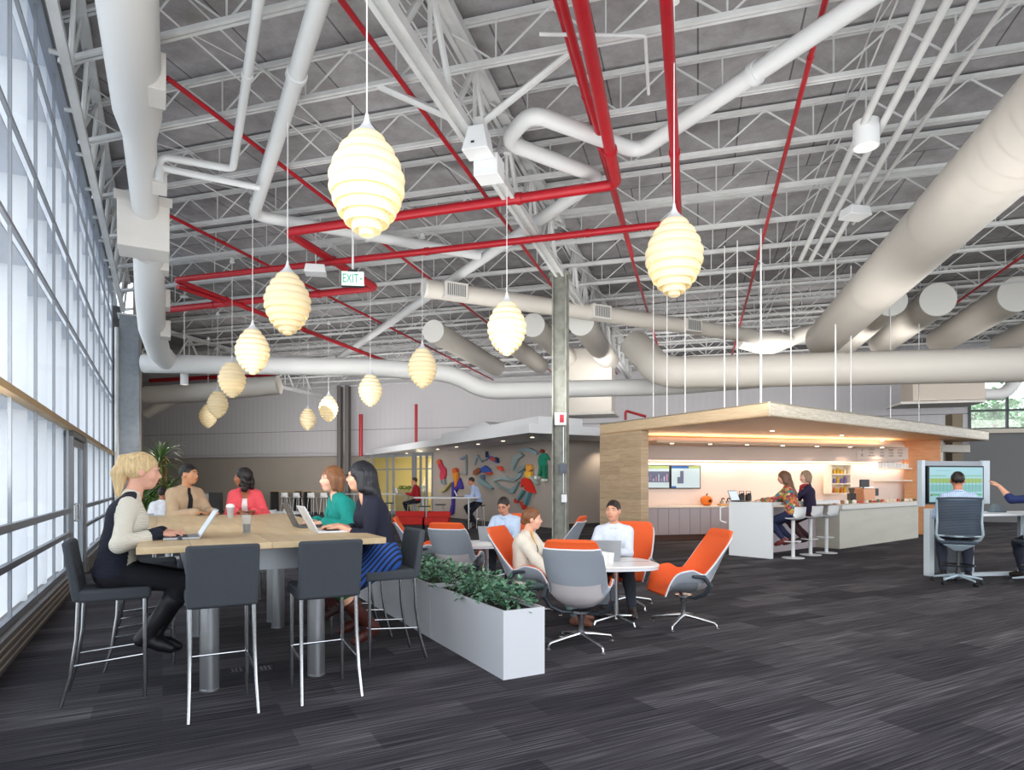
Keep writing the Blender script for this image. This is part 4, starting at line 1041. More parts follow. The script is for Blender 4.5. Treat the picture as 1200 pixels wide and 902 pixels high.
MB().wallbox(q[0], q[3], ZC0, ZC1, .03, -1).build('left_fascia', wood('oak_fascia_left','#bfa684','#d2bb9a',(2,2,24),0), can, smooth=False)
MB().wallbox(q[0], q[1], ZC0, ZC1, .03, 1).build('front_fascia', edgeoak, can, smooth=False)
MB().wallbox(q[1], q[2], ZC0, ZC1, .03, 1).build('end_fascia', edgeoak, can, smooth=False)
for (x, y1) in ((760,505),(776,494),(797,478),(843,476),(858,477),(905,470),(940,475),(992,484),(1010,487),(1056,493),(1089,497)):
    # hangers stand along the canopy edges or a bit behind
    if x < 902: p = lp(x, c0, cl)+W2*.15
    else: p = lp(x, c0, cr_)+V(-.35,.5,0)*.4
    p = p-o0; MB().tube([p+UP*(ZC1-.01), p+UP*JB], .011 if x not in (905,992) else .017, 6).build('hanger_rod', CORD, can)
glow = mat('recessed_glow', '#fff0d8', .5, emit='#ffe9c9', es=5)
bk0, bk1 = V(3.0,17.35,0), V(12.0,19.4,0)
bd = (bk1-bk0).normalized(); bn = V(bd.y,-bd.x,0)         # towards the camera
# left fin wall
fa = cl; fb = lp(751, c0, cl)
fin = MB().wallbox(fa, fb, 0, ZC0, .24, 1); fo = fin.build('oak_fin_wall', oak, smooth=False); tag(fo, 'pale oak plank wall end holding up the left side of the wooden canopy', 'wall fin')
# back wall of café with bulkhead
cafew = mat('cafe_wall_paint', '#e5d3c8', .7)
mb = MB().wallbox(bk0, bk1, 0, ZC0, .15, 1); struct('wall_cafe', mb, cafew, keep=True)
mb = MB(); a, b = bk0+bn*.42, bk1+bn*.42-bd*.55
mb.wallbox(a, b, 2.15, ZC0-.25, .42, 1)
bh = mb.build('bulkhead', mat('bulkhead_paint','#cbbab0',.7), keep=True, smooth=False); tag(bh, 'pinkish white bulkhead box above the back counter of the coffee bar', 'bulkhead')
MB().wallbox(a+bn*-.3+UP*0, b-bn*.3, 2.135, 2.15, .05).build('light_strip', mat('strip_glow','#fff1e0',.5,emit='#ffe3c4',es=4), bh)
for f in (.1,.3,.5,.7,.9):
    p = bk0.lerp(bk1,f)+bn*.16; l = bpy.data.lights.new('strip_light','AREA'); l.shape = 'RECTANGLE'; l.size = 1.7; l.size_y = .06; l.energy = 8; l.color = (1,.80,.64)
    o = bpy.data.objects.new('strip_light', l); COL.objects.link(o); o.location = (p.x,p.y,2.12); o.rotation_euler = (0,0,atan2(bd.y,bd.x))
# dropped lip with small downlights
lipa, lipb = bk0+bn*1.3+bd*.4, bk1+bn*.9-bd*.9
mb = MB().wallbox(lipa, lipb, ZC0-.24, ZC0-.18, .9, 1); lip = mb.build('ceiling_soffit', mat('soffit_cream','#e0cdb8',.7), keep=True, smooth=False); tag(lip, 'lowered cream ceiling strip with small downlights in the coffee bar', 'soffit')
n = 7
for k in range(n):
    p = lipa.lerp(lipb,(k+.5)/n)+bn*-.25; MB().lathe([(.001,0),(.05,0),(.05,.01),(.001,.01)], (p.x,p.y,ZC0-.251), 12).build('downlight', glow, lip)
    spot((p.x,p.y,ZC0-.27), 26, 120, (1,.78,.58))
for (f, g) in ((.25,.35),(.5,.3),(.75,.35)):
    p = c0+(cr_-c0)*f+(cl-c0)*g; MB().lathe([(.001,0),(.05,0),(.05,.01),(.001,.01)], (p.x-o0.x,p.y-o0.y,ZC0-.011), 12).build('downlight', glow, can)
    spot((p.x,p.y,ZC0-.04), 45, 130, (1,.8,.6))
for f in (.12,.37,.62,.87):
    p = lipa.lerp(lipb,f)+V(-bd.y,bd.x,0)*.45; l = bpy.data.lights.new('cove_light','AREA'); l.shape = 'RECTANGLE'; l.size = 2.0; l.size_y = .5; l.energy = 20; l.color = (1,.74,.50)
    o = bpy.data.objects.new('cove_light', l); COL.objects.link(o); o.location = (p.x,p.y,ZC0-.165); o.rotation_euler = (pi,0,atan2(bd.y,bd.x))
# menu lettering on the bulkhead
def on_bulk(x, y): return lpz(x, y, a, b)
ink = mat('menu_ink', '#6d625c', .7)
rzb = atan2(bd.y, bd.x)
mp_ = on_bulk(1038, 530)+bn*.012
pw = (on_bulk(1064,530)-on_bulk(1004,530)).length
pf_ = on_bulk(1034,531); mnu = thing('menu_board', 'pale menu board with small lettering high on the coffee bar bulkhead', 'sign', pf_+bn*.01, rzb)
MB().box((0,0,0), (pw,.02,.36)).build('board', mat('menu_board_face','#d3c3b8',.6), mnu)
for k, (u, tx) in enumerate(((-.22,'coffee\nlatte\nmocha'),(-.02,'tea\nchai\niced'),(.16,'bagel\nsoup\nsalad'),(.34,'juice\nwater\nmilk'))):
    text('menu_lines', tx, .085, ink, mnu, (u*pw,-.012,.02), (pi/2,0,0))
text('menu_lines', 'Y\nR', .13, ink, mnu, (-.40*pw,-.012,.0), (pi/2,0,0))
# base cabinets with doors
ca0, ca1 = V(3.55,16.5,0), V(3.55,16.5,0)+bd*5.8
cw = mat('cabinet_lilac_grey', '#b8adb2', .5)
L = 5.8; cnt = MB().wallbox(bk0+bn*.02, bk0+bd*L+bn*.02, .86, .90, .66, -1); o = cnt.build('back_worktop', mat('worktop_cream','#dccfc0',.4), keep=True, bevel=.004); tag(o, 'long pale worktop along the back wall of the coffee bar', 'worktop')
nd = 8; wd = .62
for k in range(nd):
    s0 = k*wd+.45; c = bk0+bd*(s0+wd/2)+bn*.32
    t = thing('base_cabinet', 'lilac-grey base cabinet under the back worktop, %s from the oak fin' % ORD[k], 'cabinet', c, rzb, 'base cabinets of the coffee bar')
    MB().box((0,.0,.5), (wd-.004,.58,.72)).build('carcass', cw, t)
    for s in (-1,1): MB().box((s*wd/4,-.30,.5), (wd/2-.012,.02,.70)).build('door', cw, t)
    MB().box((0,.03,.07), (wd,.5,.14)).build('plinth', mat('plinth_brown','#6b4a40',.6), t)
# TVs
def tv(x0, x1, y0, y1, lab, scr):
    P, Q = bk0+bn*.06, bk1+bn*.06
    A = lpz(x0, y1, P, Q); B = lpz(x1, y1, P, Q); T = lpz(x0, y0, P, Q); w = (B-A).length; h = T.z-A.z
    t = thing('wall_screen', lab, 'screen', V((A.x+B.x)/2,(A.y+B.y)/2,(A.z+T.z)/2), rzb)
    MB().box((0,0,0), (w,.05,h)).build('bezel', black_plas, t, bevel=.004)
    s = MB().box((0,-.026,0), (w-.05,.004,h-.05)).build('screen', mat('screen_pale','#8fa0a4',.3,emit='#dcecf2',es=.42), t)
    blue = mat('screen_blue','#123c6e',.3,emit='#1d63b5',es=.5); lime = mat('screen_lime','#6f7d49',.3,emit='#b9d07a',es=.45)
    dk = mat('screen_photo','#4c5066',.3,emit='#4c5066',es=.6); gr = mat('screen_grey','#a9b8c0',.3,emit='#a9b8c0',es=.6)
    iw, ih = w-.05, h-.05
    def r(a0,b0,a1,b1,m,nm): MB().box(((a0+a1)/2*iw-iw/2, -.029, (b0+b1)/2*ih-ih/2), ((a1-a0)*iw,.003,(b1-b0)*ih)).build(nm, m, s)
    if scr == 0:
        r(0,0,.28,1,blue,'blue_band'); r(.28,.88,1,1,lime,'lime_band'); r(.28,.25,1,.75,dk,'street_photo')
        for k in range(9): r(.32+.075*k,.30,.36+.075*k,.42+.1*((k*7)%3),gr if k%2 else mat('screen_pink','#b57f98',.3,emit='#b57f98',es=.6),'photo_figure')
        text('caption','lo\nno',.09,white_plas,s,(-iw*.42,-.03,0),(pi/2,0,0))
    else:
        r(0,.9,.6,1,blue,'blue_band'); r(.6,.9,1,1,lime,'lime_band'); r(.2,.2,.42,.5,dk,'tower_photo'); r(.3,.5,.42,.78,dk,'tower_photo'); r(0,0,.16,.08,blue,'blue_tab')
        for k in range(5): r(.5,.62-.07*k,.5+.32-.05*(k%3),.63-.07*k,gr,'text_line')
    return t
tv(740,784.5,544.5,572.5,'left wall screen with blue band and street photo, partly behind the oak fin',0)
tv(785.5,820.5,545,572.5,'right wall screen with pale slide and small tower photo',1)
# pumpkin on worktop
p = bk0+bn*.35; pk = lpz(828, 585, bk0+bn*.3, bk1+bn*.3); t = thing('carved_pumpkin', 'orange carved pumpkin with a dark star on the back worktop', 'pumpkin', V(pk.x,pk.y,.90))
mb = MB(); vs = []; n = 40; m_ = 14
for i in range(m_+1):
    aa = pi*i/m_
    for j in range(n):
        tt = 2*pi*j/n; rr_ = .165*(1+.05*abs(cos(tt*5))-.04)*sin(aa)**.8; vs.append((rr_*cos(tt), rr_*sin(tt), .14-.14*cos(aa)))
fs = [(i*n+j, i*n+(j+1)%n, (i+1)*n+(j+1)%n, (i+1)*n+j) for i in range(m_) for j in range(n)]
mb.add(vs, fs); mb.build('body', mat('pumpkin_orange','#d9701c',.5,noise=.1), t)
MB().tube([(0,0,.27),(.01,0,.31),(.03,0,.34)], [.022,.016,.014], 8).build('stem', mat('pumpkin_stem','#4a3b22',.8), t)
st = []
for q_ in range(10): aa = pi/2+q_*pi/5; rr_ = .062 if q_%2 == 0 else .026; st.append((rr_*cos(aa), rr_*sin(aa)))
mb = MB(); mb.prism(st, 0, .03); mb.xf(Matrix.Translation(V(.045,-.145,.14)) @ Matrix.Rotation(.25,4,'Z') @ Matrix.Rotation(pi/2,4,'X')); mb.build('star_carving', mat('carving_dark','#3a1607',.8), t)
# cup racks and dispensers on the worktop
for k in range(4):
    pk = lpz(846+6.5*k, 580, bk0+bn*.3, bk1+bn*.3); t = thing('condiment_canister', 'dark topped chrome canister on the back worktop, %s right of the pumpkin' % ORD[k], 'canister', V(pk.x,pk.y,.90), 0, 'canisters beside the pumpkin')
    MB().lathe([(.001,0),(.05,0),(.052,.13),(.001,.14)], n=16).build('body', chrome, t); MB().tube([(0,0,.13),(0,0,.19),(.03,-.03,.21),(.05,-.05,.17)], .018, 8).build('handle', black_plas, t)
o = MB(); pk = lpz(860, 590, bk0+bn*.5, bk1+bn*.5); o.box((pk.x,pk.y,.93), (.9,.2,.06), rzb); o = o.build('wooden_tray', wood('tray_wood','#b98a55','#cfa26c'), bevel=.005); tag(o, 'low wooden tray on the back worktop by the white counter', 'tray')
for k in range(2):
    pk = lpz(869+8*k, 580, bk0+bn*.3, bk1+bn*.3); t = thing('coffee_urn', 'black airpot on the back worktop just above the white counter, %s one' % ['left','right'][k], 'urn', V(pk.x,pk.y,.90), 0, 'pair of black airpots')
    MB().lathe([(.001,0),(.085,0),(.085,.28),(.07,.31),(.001,.32)], n=20).build('body', black_plas, t); MB().box((0,-.07,.33), (.05,.16,.035)).build('lever', black_plas, t); MB().tube([(-.06,0,.3),(-.06,0,.4),(.06,0,.4),(.06,0,.3)], .01, 6).build('handle', black_plas, t)
# white counter
B0 = fl(903.5,654.9); B0.z = 0; K2 = V(.775,.632,0).normalized(); K1 = V(-K2.y,K2.x,0)
def K(t, s, z=0): return B0+K2*t+K1*s+UP*z
CH = 1.13
solid = mat('solid_surface_white', '#dfe2e3', .35)
ct = thing('coffee_counter', 'white coffee bar counter, raised seating end with thick end panel', 'counter', K(1.5,.47), atan2(K2.y,K2.x))
MB().box((-1.5+.045,0,CH/2), (.09,.94,CH)).build('end_panel', solid, ct, bevel=.004)
MB().box((.05,0,CH-.035), (3.0,.94,.07)).build('worktop', solid, ct, bevel=.004)
MB().box((.05,.1,.5), (2.95,.06,.98)).build('knee_panel', mat('knee_panel_lilac','#b9adb0',.5), ct)
MB().box((.05,.1,.04), (2.95,.04,.08)).build('plinth', black_plas, ct)
bc = thing('serving_counter', 'long pale serving counter of the coffee bar running to the right', 'counter', K(5.55,.45), atan2(K2.y,K2.x))
gp = wood('pale_green_panel', '#b3b0a2', '#bfbcb0', (.5,.5,3))
MB().box((0,0,.455), (4.9,.86,.91)).build('front_panel', gp, bc, smooth=False)
MB().box((0,-.02,.965), (4.98,.98,.11)).build('worktop', mat('bar_top_stone','#c9c8c3',.35), bc, bevel=.004)
hb = MB().bend([K(-.03,.98,1.02), K(-.10,1.08,1.0), K(-.10,1.08,.72), K(-.03,.98,.68)], .014, 8).build('grab_rail', CORD); tag(hb, 'thin white rail handle at the back corner of the white counter', 'rail')
# end wall of orange wood
e1, e2 = V(11.85,19.2,0), V(12.6,18.7,0)
ow = wood('warm_orange_wood', '#c98a56', '#d99d6a', (2,2,12))
mb = MB().wallbox(e1, e2, 0, ZC0, .3, 1); o = mb.build('wood_end_wall', ow, keep=True, smooth=False); tag(o, 'warm orange wood end wall at the right of the coffee bar', 'wall fin')
MB().wallbox(e2, e2+V(.12,.05,0), .0, ZC0-.02, .3, 1).build('edge_board', edgeoak, o)
mb = MB().box((13.1,19.0,2.55), (1.0,.4,.22), .2); o2 = mb.build('wall_shelf_box', mat('shelf_box_grey','#a9a59c',.6), bevel=.01); tag(o2, 'short grey beam box right of the orange wood wall under the canopy', 'beam')
# display niche
P_, Q_ = bk0+bn*.32, bk1+bn*.32
def P2(x, y): return lpz(x, y, P_, Q_)
A, Bq = P2(970,578), P2(993,578); T = P2(970,544.5); w = (Bq-A).length; h = T.z-A.z
nt2 = thing('display_shelf', 'lit display shelf unit with yellow snacks in the coffee bar', 'shelf', V((A.x+Bq.x)/2,(A.y+Bq.y)/2,A.z), rzb)
for s in (-1,1): MB().box((s*w/2,0,h/2), (.04,.3,h)).build('side_panel', mat('niche_white','#efe2d2',.5), nt2)
for k in range(4): MB().box((0,0,k*h/3), (w,.3,.03)).build('shelf', mat('niche_white'), nt2)
MB().box((0,.14,h/2), (w,.02,h)).build('back_panel', mat('niche_back','#f3e4c8',.6), nt2)
rr = random.Random(4)
ylw = [mat('snack_yellow','#dcae20',.5), mat('snack_orange','#d0742a',.5), mat('snack_violet','#7a64a0',.5), mat('snack_cream','#eadfba',.5)]
nm = ['yellow snack packet','orange snack packet','violet snack packet','cream snack packet']
M_ = Matrix.Translation(V((A.x+Bq.x)/2,(A.y+Bq.y)/2,A.z)) @ Matrix.Rotation(rzb,4,'Z')
cc = 0
for k in range(3):
    for j in range(5):
        c = rr.choice([0,0,0,1,3]) if k != 1 else rr.choice([2,0,2,3]); hh = rr.uniform(.12,.22); pp = M_ @ V(-w/2+w*(j+.7)/5.6, -.02, k*h/3+.015)
        o = MB().lathe([(.001,0),(.035,0),(.042,hh*.4),(.03,hh*.9),(.012,hh),(.001,hh)], (pp.x,pp.y,pp.z), 12).build('snack_packet', ylw[c])
        tag(o, '%s on the %s shelf of the lit display, %s from left' % (nm[c], ['bottom','middle','top'][k], ORD[j]), 'packet', 'snack packets on the lit display'); cc += 1
# machines and screens on the serving counter / back
def kb(x, s): # point over serving counter at depth s behind its front
    return lp(x, K(0,s), K(8,s))
p = kb(1011,.75); t = thing('espresso_machine', 'copper coloured espresso machine on the serving counter', 'machine', V(p.x,p.y,1.02), .5)
MB().box((0,0,.2), (.5,.4,.34)).build('body', mat('copper_body','#b98663',.35,metal=.5), t, bevel=.02); MB().box((0,-.1,.03), (.5,.3,.05)).build('drip_tray', chrome, t); MB().box((0,0,.38), (.46,.36,.03)).build('cup_rail', chrome, t)
for k, (x, z, lab) in enumerate(((1013,.50,'black till screen raised above the espresso machine'),(1024,.26,'black till monitor right of the espresso machine'))):
    p = kb(x,.6); t = thing('till_monitor', lab, 'monitor', V(p.x,p.y,1.02), .4); MB().box((0,0,z), (.34,.04,.2), 0).build('screen', black_plas, t, bevel=.01); MB().tube([(0,.03,0),(0,.03,z)], .018, 8).build('stand', black_plas, t); MB().lathe([(.001,0),(.09,0),(.09,.012),(.001,.014)], n=16).build('foot', black_plas, t)
p = kb(998,.6); t = thing('coffee_grinder', 'small black coffee grinder left of the espresso machine', 'grinder', V(p.x,p.y,1.02)); MB().box((0,0,.12), (.14,.2,.24)).build('body', black_plas, t, bevel=.01); MB().lathe([(.001,.24),(.05,.24),(.08,.38),(.001,.39)], n=16).build('hopper', mat('hopper_smoke','#5d4f45',.2), t)
# row of small jars and pastries along the serving counter
for k in range(22):
    x = 973+k*4.7; p = kb(x,.3); hh = rr.uniform(.05,.09)
    c = rr.choice(['#8a5f3c','#d8cdbd','#5d6b4a','#b54d35','#e6e2d8'])
    o = MB().lathe([(.001,0),(.045,0),(.05,hh*.6),(.035,hh),(.001,hh+.006)], (p.x,p.y,1.02), 12).build('small_jar', mat('jar_'+c[1:], c, .3)); tag(o, 'small jar in the row along the serving counter, %s from the left' % (ORD[k] if k < 20 else ['twenty-first','twenty-second'][k-20]), 'jar', 'small jars along the serving counter')
# shelves with cups
A1, A2 = lp(1030, P_, Q_)-bn*.05, lp(1066, P_, Q_)-bn*.05
for z, lab in ((1.98,'upper cup shelf on the back wall of the coffee bar'),(1.62,'lower cup shelf on the back wall of the coffee bar')):
    o = MB().wallbox(A1, A2, z-.04, z, .3, 0).build('wall_shelf', mat('niche_white'), keep=True, bevel=.004); tag(o, lab, 'shelf')
for k in range(10):
    f = (k+.5)/10; p = A1.lerp(A2, f); hh = [.26,.24,.28,.14,.13][k//2]
    o = MB().lathe([(.001,0),(.05,0),(.052,hh),(.045,hh),(.001,hh-.01)], (p.x,p.y,1.98), 12).build('cup_stack', cup_w); tag(o, 'white cup stack on the upper cup shelf, %s from the left' % ORD[k], 'cup', 'cups on the upper shelf')
# café counter stools
spos = [V(5.70,12.89,0), V(6.32,13.46,0), V(6.85,13.85,0)]
for k, p in enumerate(spos):
    shell_stool(p, head(K1), ['white shell stool under the woman in patterned blouse','white shell stool under the woman with red scarf','empty white shell stool at the coffee counter'][k], .80, .24, base='round', grp='white pedestal stools at the coffee counter')
p = K(.35,.55,CH); laptop(lpz(868,586.5,K(.0,.75),K(1,.75)).xy.to_3d()+UP*CH, K1, 'black laptop on the white counter in front of the patterned blouse', black_l, open_=112)
# ================= mural: painted relief figures on the wall
MPa, MPb = M1-W2*.03, M2-W2*.03
mrz = atan2((M2-M1).y, (M2-M1).x)
def relief(label, pieces, name='wall_relief', z=0):
    pts0 = [lpz(x, y, MPa, MPb) for x, y in pieces[0][1]]; o_ = pts0[0]
    t = thing(name, label, 'wall art', o_)
    nrm = -W2
    for k, (c, pg, *nmz) in enumerate(pieces):
        nm_ = nmz[0] if nmz else 'piece'
        P = [lpz(x, y, MPa, MPb)-o_ for x, y in pg]; d = nrm*(.06+.018*k)
        n = len(P); mb = MB(); mb.add(P+[p_+d for p_ in P], [tuple(range(n)), tuple(range(2*n-1,n-1,-1))]+[(i,n+i,n+(i+1)%n,(i+1)%n) for i in range(n)])
        mb.build(nm_, mat('relief_'+c[1:], c, .5), t, smooth=False)
    return t
def zz_(x0, y0, s=6.44): return [(500+a/s, 500+b/s) for a, b in zip(x0, y0)]
def g(*xy): return [(500+xy[i]/6.44, 500+xy[i+1]/6.44) for i in range(0, len(xy), 2)]
relief('red painted relief figure at the left end of the mural', [('#b9324a', g(92,262,112,250,125,290,150,320,152,360,138,395,115,410,106,370,112,330,95,300),'body'),('#c8602e', g(84,262,98,244,112,252,104,280,90,284),'head'),('#7d8f93', g(110,408,120,402,128,430,118,428),'leg'),('#7d8f93', g(135,398,146,392,150,430,140,436),'leg')])
relief('orange and violet relief figure with long legs behind the seated man', [('#3c2d8c', g(198,425,215,405,240,420,258,385,280,450,272,470,240,465,215,520,212,600,195,590),'trousers'),('#3c2d8c', g(195,590,213,592,208,650,190,668,184,640),'leg'),('#e08a24', g(205,345,225,325,245,345,243,385,238,440,226,460,220,400),'torso'),('#cf5a2a', g(208,322,226,310,242,322,240,345,215,350),'head'),('#a9a062', g(118,480,150,468,192,418,196,428,155,482,125,494),'arm')])
relief('blue and brown leaping relief figure in the middle of the mural', [('#2f56b0', g(410,315,450,292,480,315,495,345,450,350,420,340),'body'),('#8d4a2a', g(362,335,395,310,418,318,412,340,380,362,360,362),'arm'),('#b0452a', g(455,345,500,340,500,358,462,364),'arm'),('#5f6f8a', g(415,368,440,360,445,392,425,398),'leg'),('#7fa0a6', g(405,400,430,392,480,435,512,460,505,470,450,440,410,425),'leg')])
relief('small blue and red relief figure above the middle of the mural', [('#3556a8', g(455,185,470,215,500,225,545,270,538,275,495,255,465,232),'wing'),('#c74636', g(490,222,530,245,525,262,492,248),'body'),('#22304c', g(530,228,545,235,552,272,540,262),'arm'),('#d9523a', g(548,298,570,296,588,330,575,332,552,316),'foot'),('#a7a9a0', g(500,290,545,298,548,310,500,300),'leg')])
relief('large pale blue relief outline at the centre right of the mural', [('#8fa3a6', g(510,395,560,375,610,372,660,400,700,350,730,330,715,380,670,410,620,408,570,395,520,410),'upper_line'),('#7c9599', g(515,410,560,440,640,475,690,430,710,410,665,500,640,500,610,470,550,450),'lower_line'),('#93a5a6', g(650,290,670,225,720,200,745,215,700,245,680,290,660,330),'curl'),('#8ea4ad', g(700,190,745,155,790,160,850,190,845,210,780,185,740,185),'brush_stroke'),('#7f9294', g(690,340,720,300,770,285,750,320,710,350),'curl')])
relief('relief figure of a girl in yellow top and red skirt', [('#cf2f22', g(722,395,760,380,792,410,815,460,830,500,790,498,745,470,742,440,720,455),'skirt'),('#e3b13a', g(755,340,772,330,805,345,795,395,765,385,752,365),'top'),('#d69a45', g(762,290,775,282,782,300,800,285,810,320,780,340,762,320),'head'),('#5d8f98', g(735,478,748,485,712,545,696,560,700,535),'leg'),('#5d8f98', g(775,500,795,495,780,540,765,590,750,585,760,540),'leg'),('#c2362c', g(682,548,696,540,700,572,688,575),'shoe'),('#c2362c', g(730,570,745,565,762,615,752,622),'shoe'),('#9aa8a2', g(800,370,815,375,860,430,850,432),'arm')])
relief('relief figure of a man in green suit at the right end of the mural', [('#1f8a6e', g(862,215,885,198,910,205,932,240,928,252,908,238,908,275,912,290,855,296,850,250),'jacket'),('#8c3a30', g(866,180,880,168,892,178,890,196,868,198),'head'),('#1c7a5a', g(868,292,888,290,880,335,868,372,850,375,862,335),'trouser_leg'),('#1c7a5a', g(890,290,912,288,912,340,912,395,892,398,892,345),'trouser_leg'),('#dfe3df', g(888,392,912,392,914,410,890,410),'shoe'),('#dfe3df', g(838,372,858,372,852,396,838,392),'shoe')])
relief('thin grey relief line drawing near the orange figure', [('#7e8a8c', g(300,210,306,215,308,360,300,365),'line'),('#7e8a8c', g(245,345,300,355,300,362,244,352),'line'),('#6e86a0', g(262,235,296,225,296,240,268,250),'wing')])
relief('grey squiggle relief between the orange and blue figures', [('#8b979b', g(362,280,372,240,392,210,400,216,382,250,372,290),'curl'),('#8b979b', g(392,210,408,240,432,262,426,270,400,248),'curl'),('#6f7b86', g(420,250,462,240,462,250,424,262),'curl'),('#2b3a4a', g(460,185,466,186,470,230,462,232),'spike')])
# ================= media workstation on the right
PZ = 10.5
scx = at(1120,567,PZ); sc_d = V(.985,.17,0); scn = V(sc_d.y,-sc_d.x,0); rzs = atan2(sc_d.y, sc_d.x)
t = thing('media_screen', 'large wall of screen with green and blue spreadsheet facing the seated man', 'screen', V(scx.x,scx.y,0), rzs)
MB().box((.0,.08,1.52), (1.26,.06,.72)).build('grey_back_panel', mat('panel_slate_pale','#8f979f',.5), t, bevel=.005)
MB().box((-.615,.04,1.51), (.06,.1,.76)).build('side_panel', mat('panel_ice','#b9c4cc',.45), t, bevel=.004); MB().box((.6,.04,1.53), (.14,.06,.72)).build('side_panel', mat('panel_ice'), t, bevel=.004)
MB().box((-.02,.0,1.49), (1.06,.06,.62)).build('bezel', black_plas, t, bevel=.005)
s_ = MB().box((-.02,-.031,1.49), (1.01,.004,.57)).build('screen', mat('screen_teal','#5f7b80',.3,emit='#a3d6e0',es=.5), t)
def sr(a0,b0,a1,b1,c,nm,d=0): MB().box((-.02-.505+1.01*(a0+a1)/2,-.0345-d,1.205+.57*(b0+b1)/2), (1.01*(a1-a0),.003,.57*(b1-b0))).build(nm, mat('scr_'+c[1:],'#405050',.3,emit=c,es=.6), s_)
sr(.01,.55,.98,.68,'#a3c81e','lime_band'); sr(.01,.30,.98,.50,'#7ec8c0','teal_grid'); sr(.01,.18,.98,.24,'#62c08a','green_row'); sr(.01,.74,.3,.77,'#7fc79a','heading_line'); sr(.55,.74,.98,.77,'#7fc79a','heading_line'); sr(.02,.17,.05,.22,'#b2302c','red_mark',.002); sr(.12,.9,.4,.91,'#7aa0b0','heading_line')
for k in range(14): sr(.05+k*.068,.30,.054+k*.068,.68,'#5c9aa0','grid_line',.002)
tp = V(0,0,0)
dk = thing('workstation_desk', 'white topped standing-height desk below the large screen', 'desk', V(scx.x,scx.y,0), rzs)
ice = mat('panel_ice')
MB().box((.55,-.42,1.03), (1.9,.85,.035)).build('desktop', white_lam, dk, bevel=.004)
MB().box((-.525,-.02,.55), (.10,.12,1.1)).build('end_post', mat('post_white','#cfdbe0',.4), dk, bevel=.01)
MB().box((-.1,.05,.55), (.9,.04,1.04)).build('modesty_panel', mat('slate_panel','#54585d',.6), dk)
MB().box((.16,-.1,.5), (.12,.06,.98)).build('leg_panel', ice, dk, bevel=.004); MB().box((1.02,-.3,.5), (.26,.06,.98)).build('leg_panel', ice, dk, bevel=.004)
MB().box((.55,-.3,.05), (2.1,.08,.06)).build('floor_rail', ice, dk, bevel=.004); MB().box((-.4,-.45,.04), (.5,.05,.05)).build('floor_rail', ice, dk, bevel=.004)
o = MB(); q = V(scx.x,scx.y,0)+sc_d*.42-V(-sc_d.y,sc_d.x,0)*.35
o.hexa([V(-.13,-.07,0),V(.13,-.07,0),V(.13,.07,0),V(-.13,.07,0)],[V(-.05,-.02,.13),V(.06,-.02,.1),V(.06,.03,.1),V(-.04,.03,.15)]); o.xf(Matrix.Translation(q+UP*1.05)); o = o.build('cloth_bag', mat('slate_cloth','#6e7a84',.8), bevel=.02); tag(o, 'crumpled slate grey bag on the desk right of the seated man', 'bag')
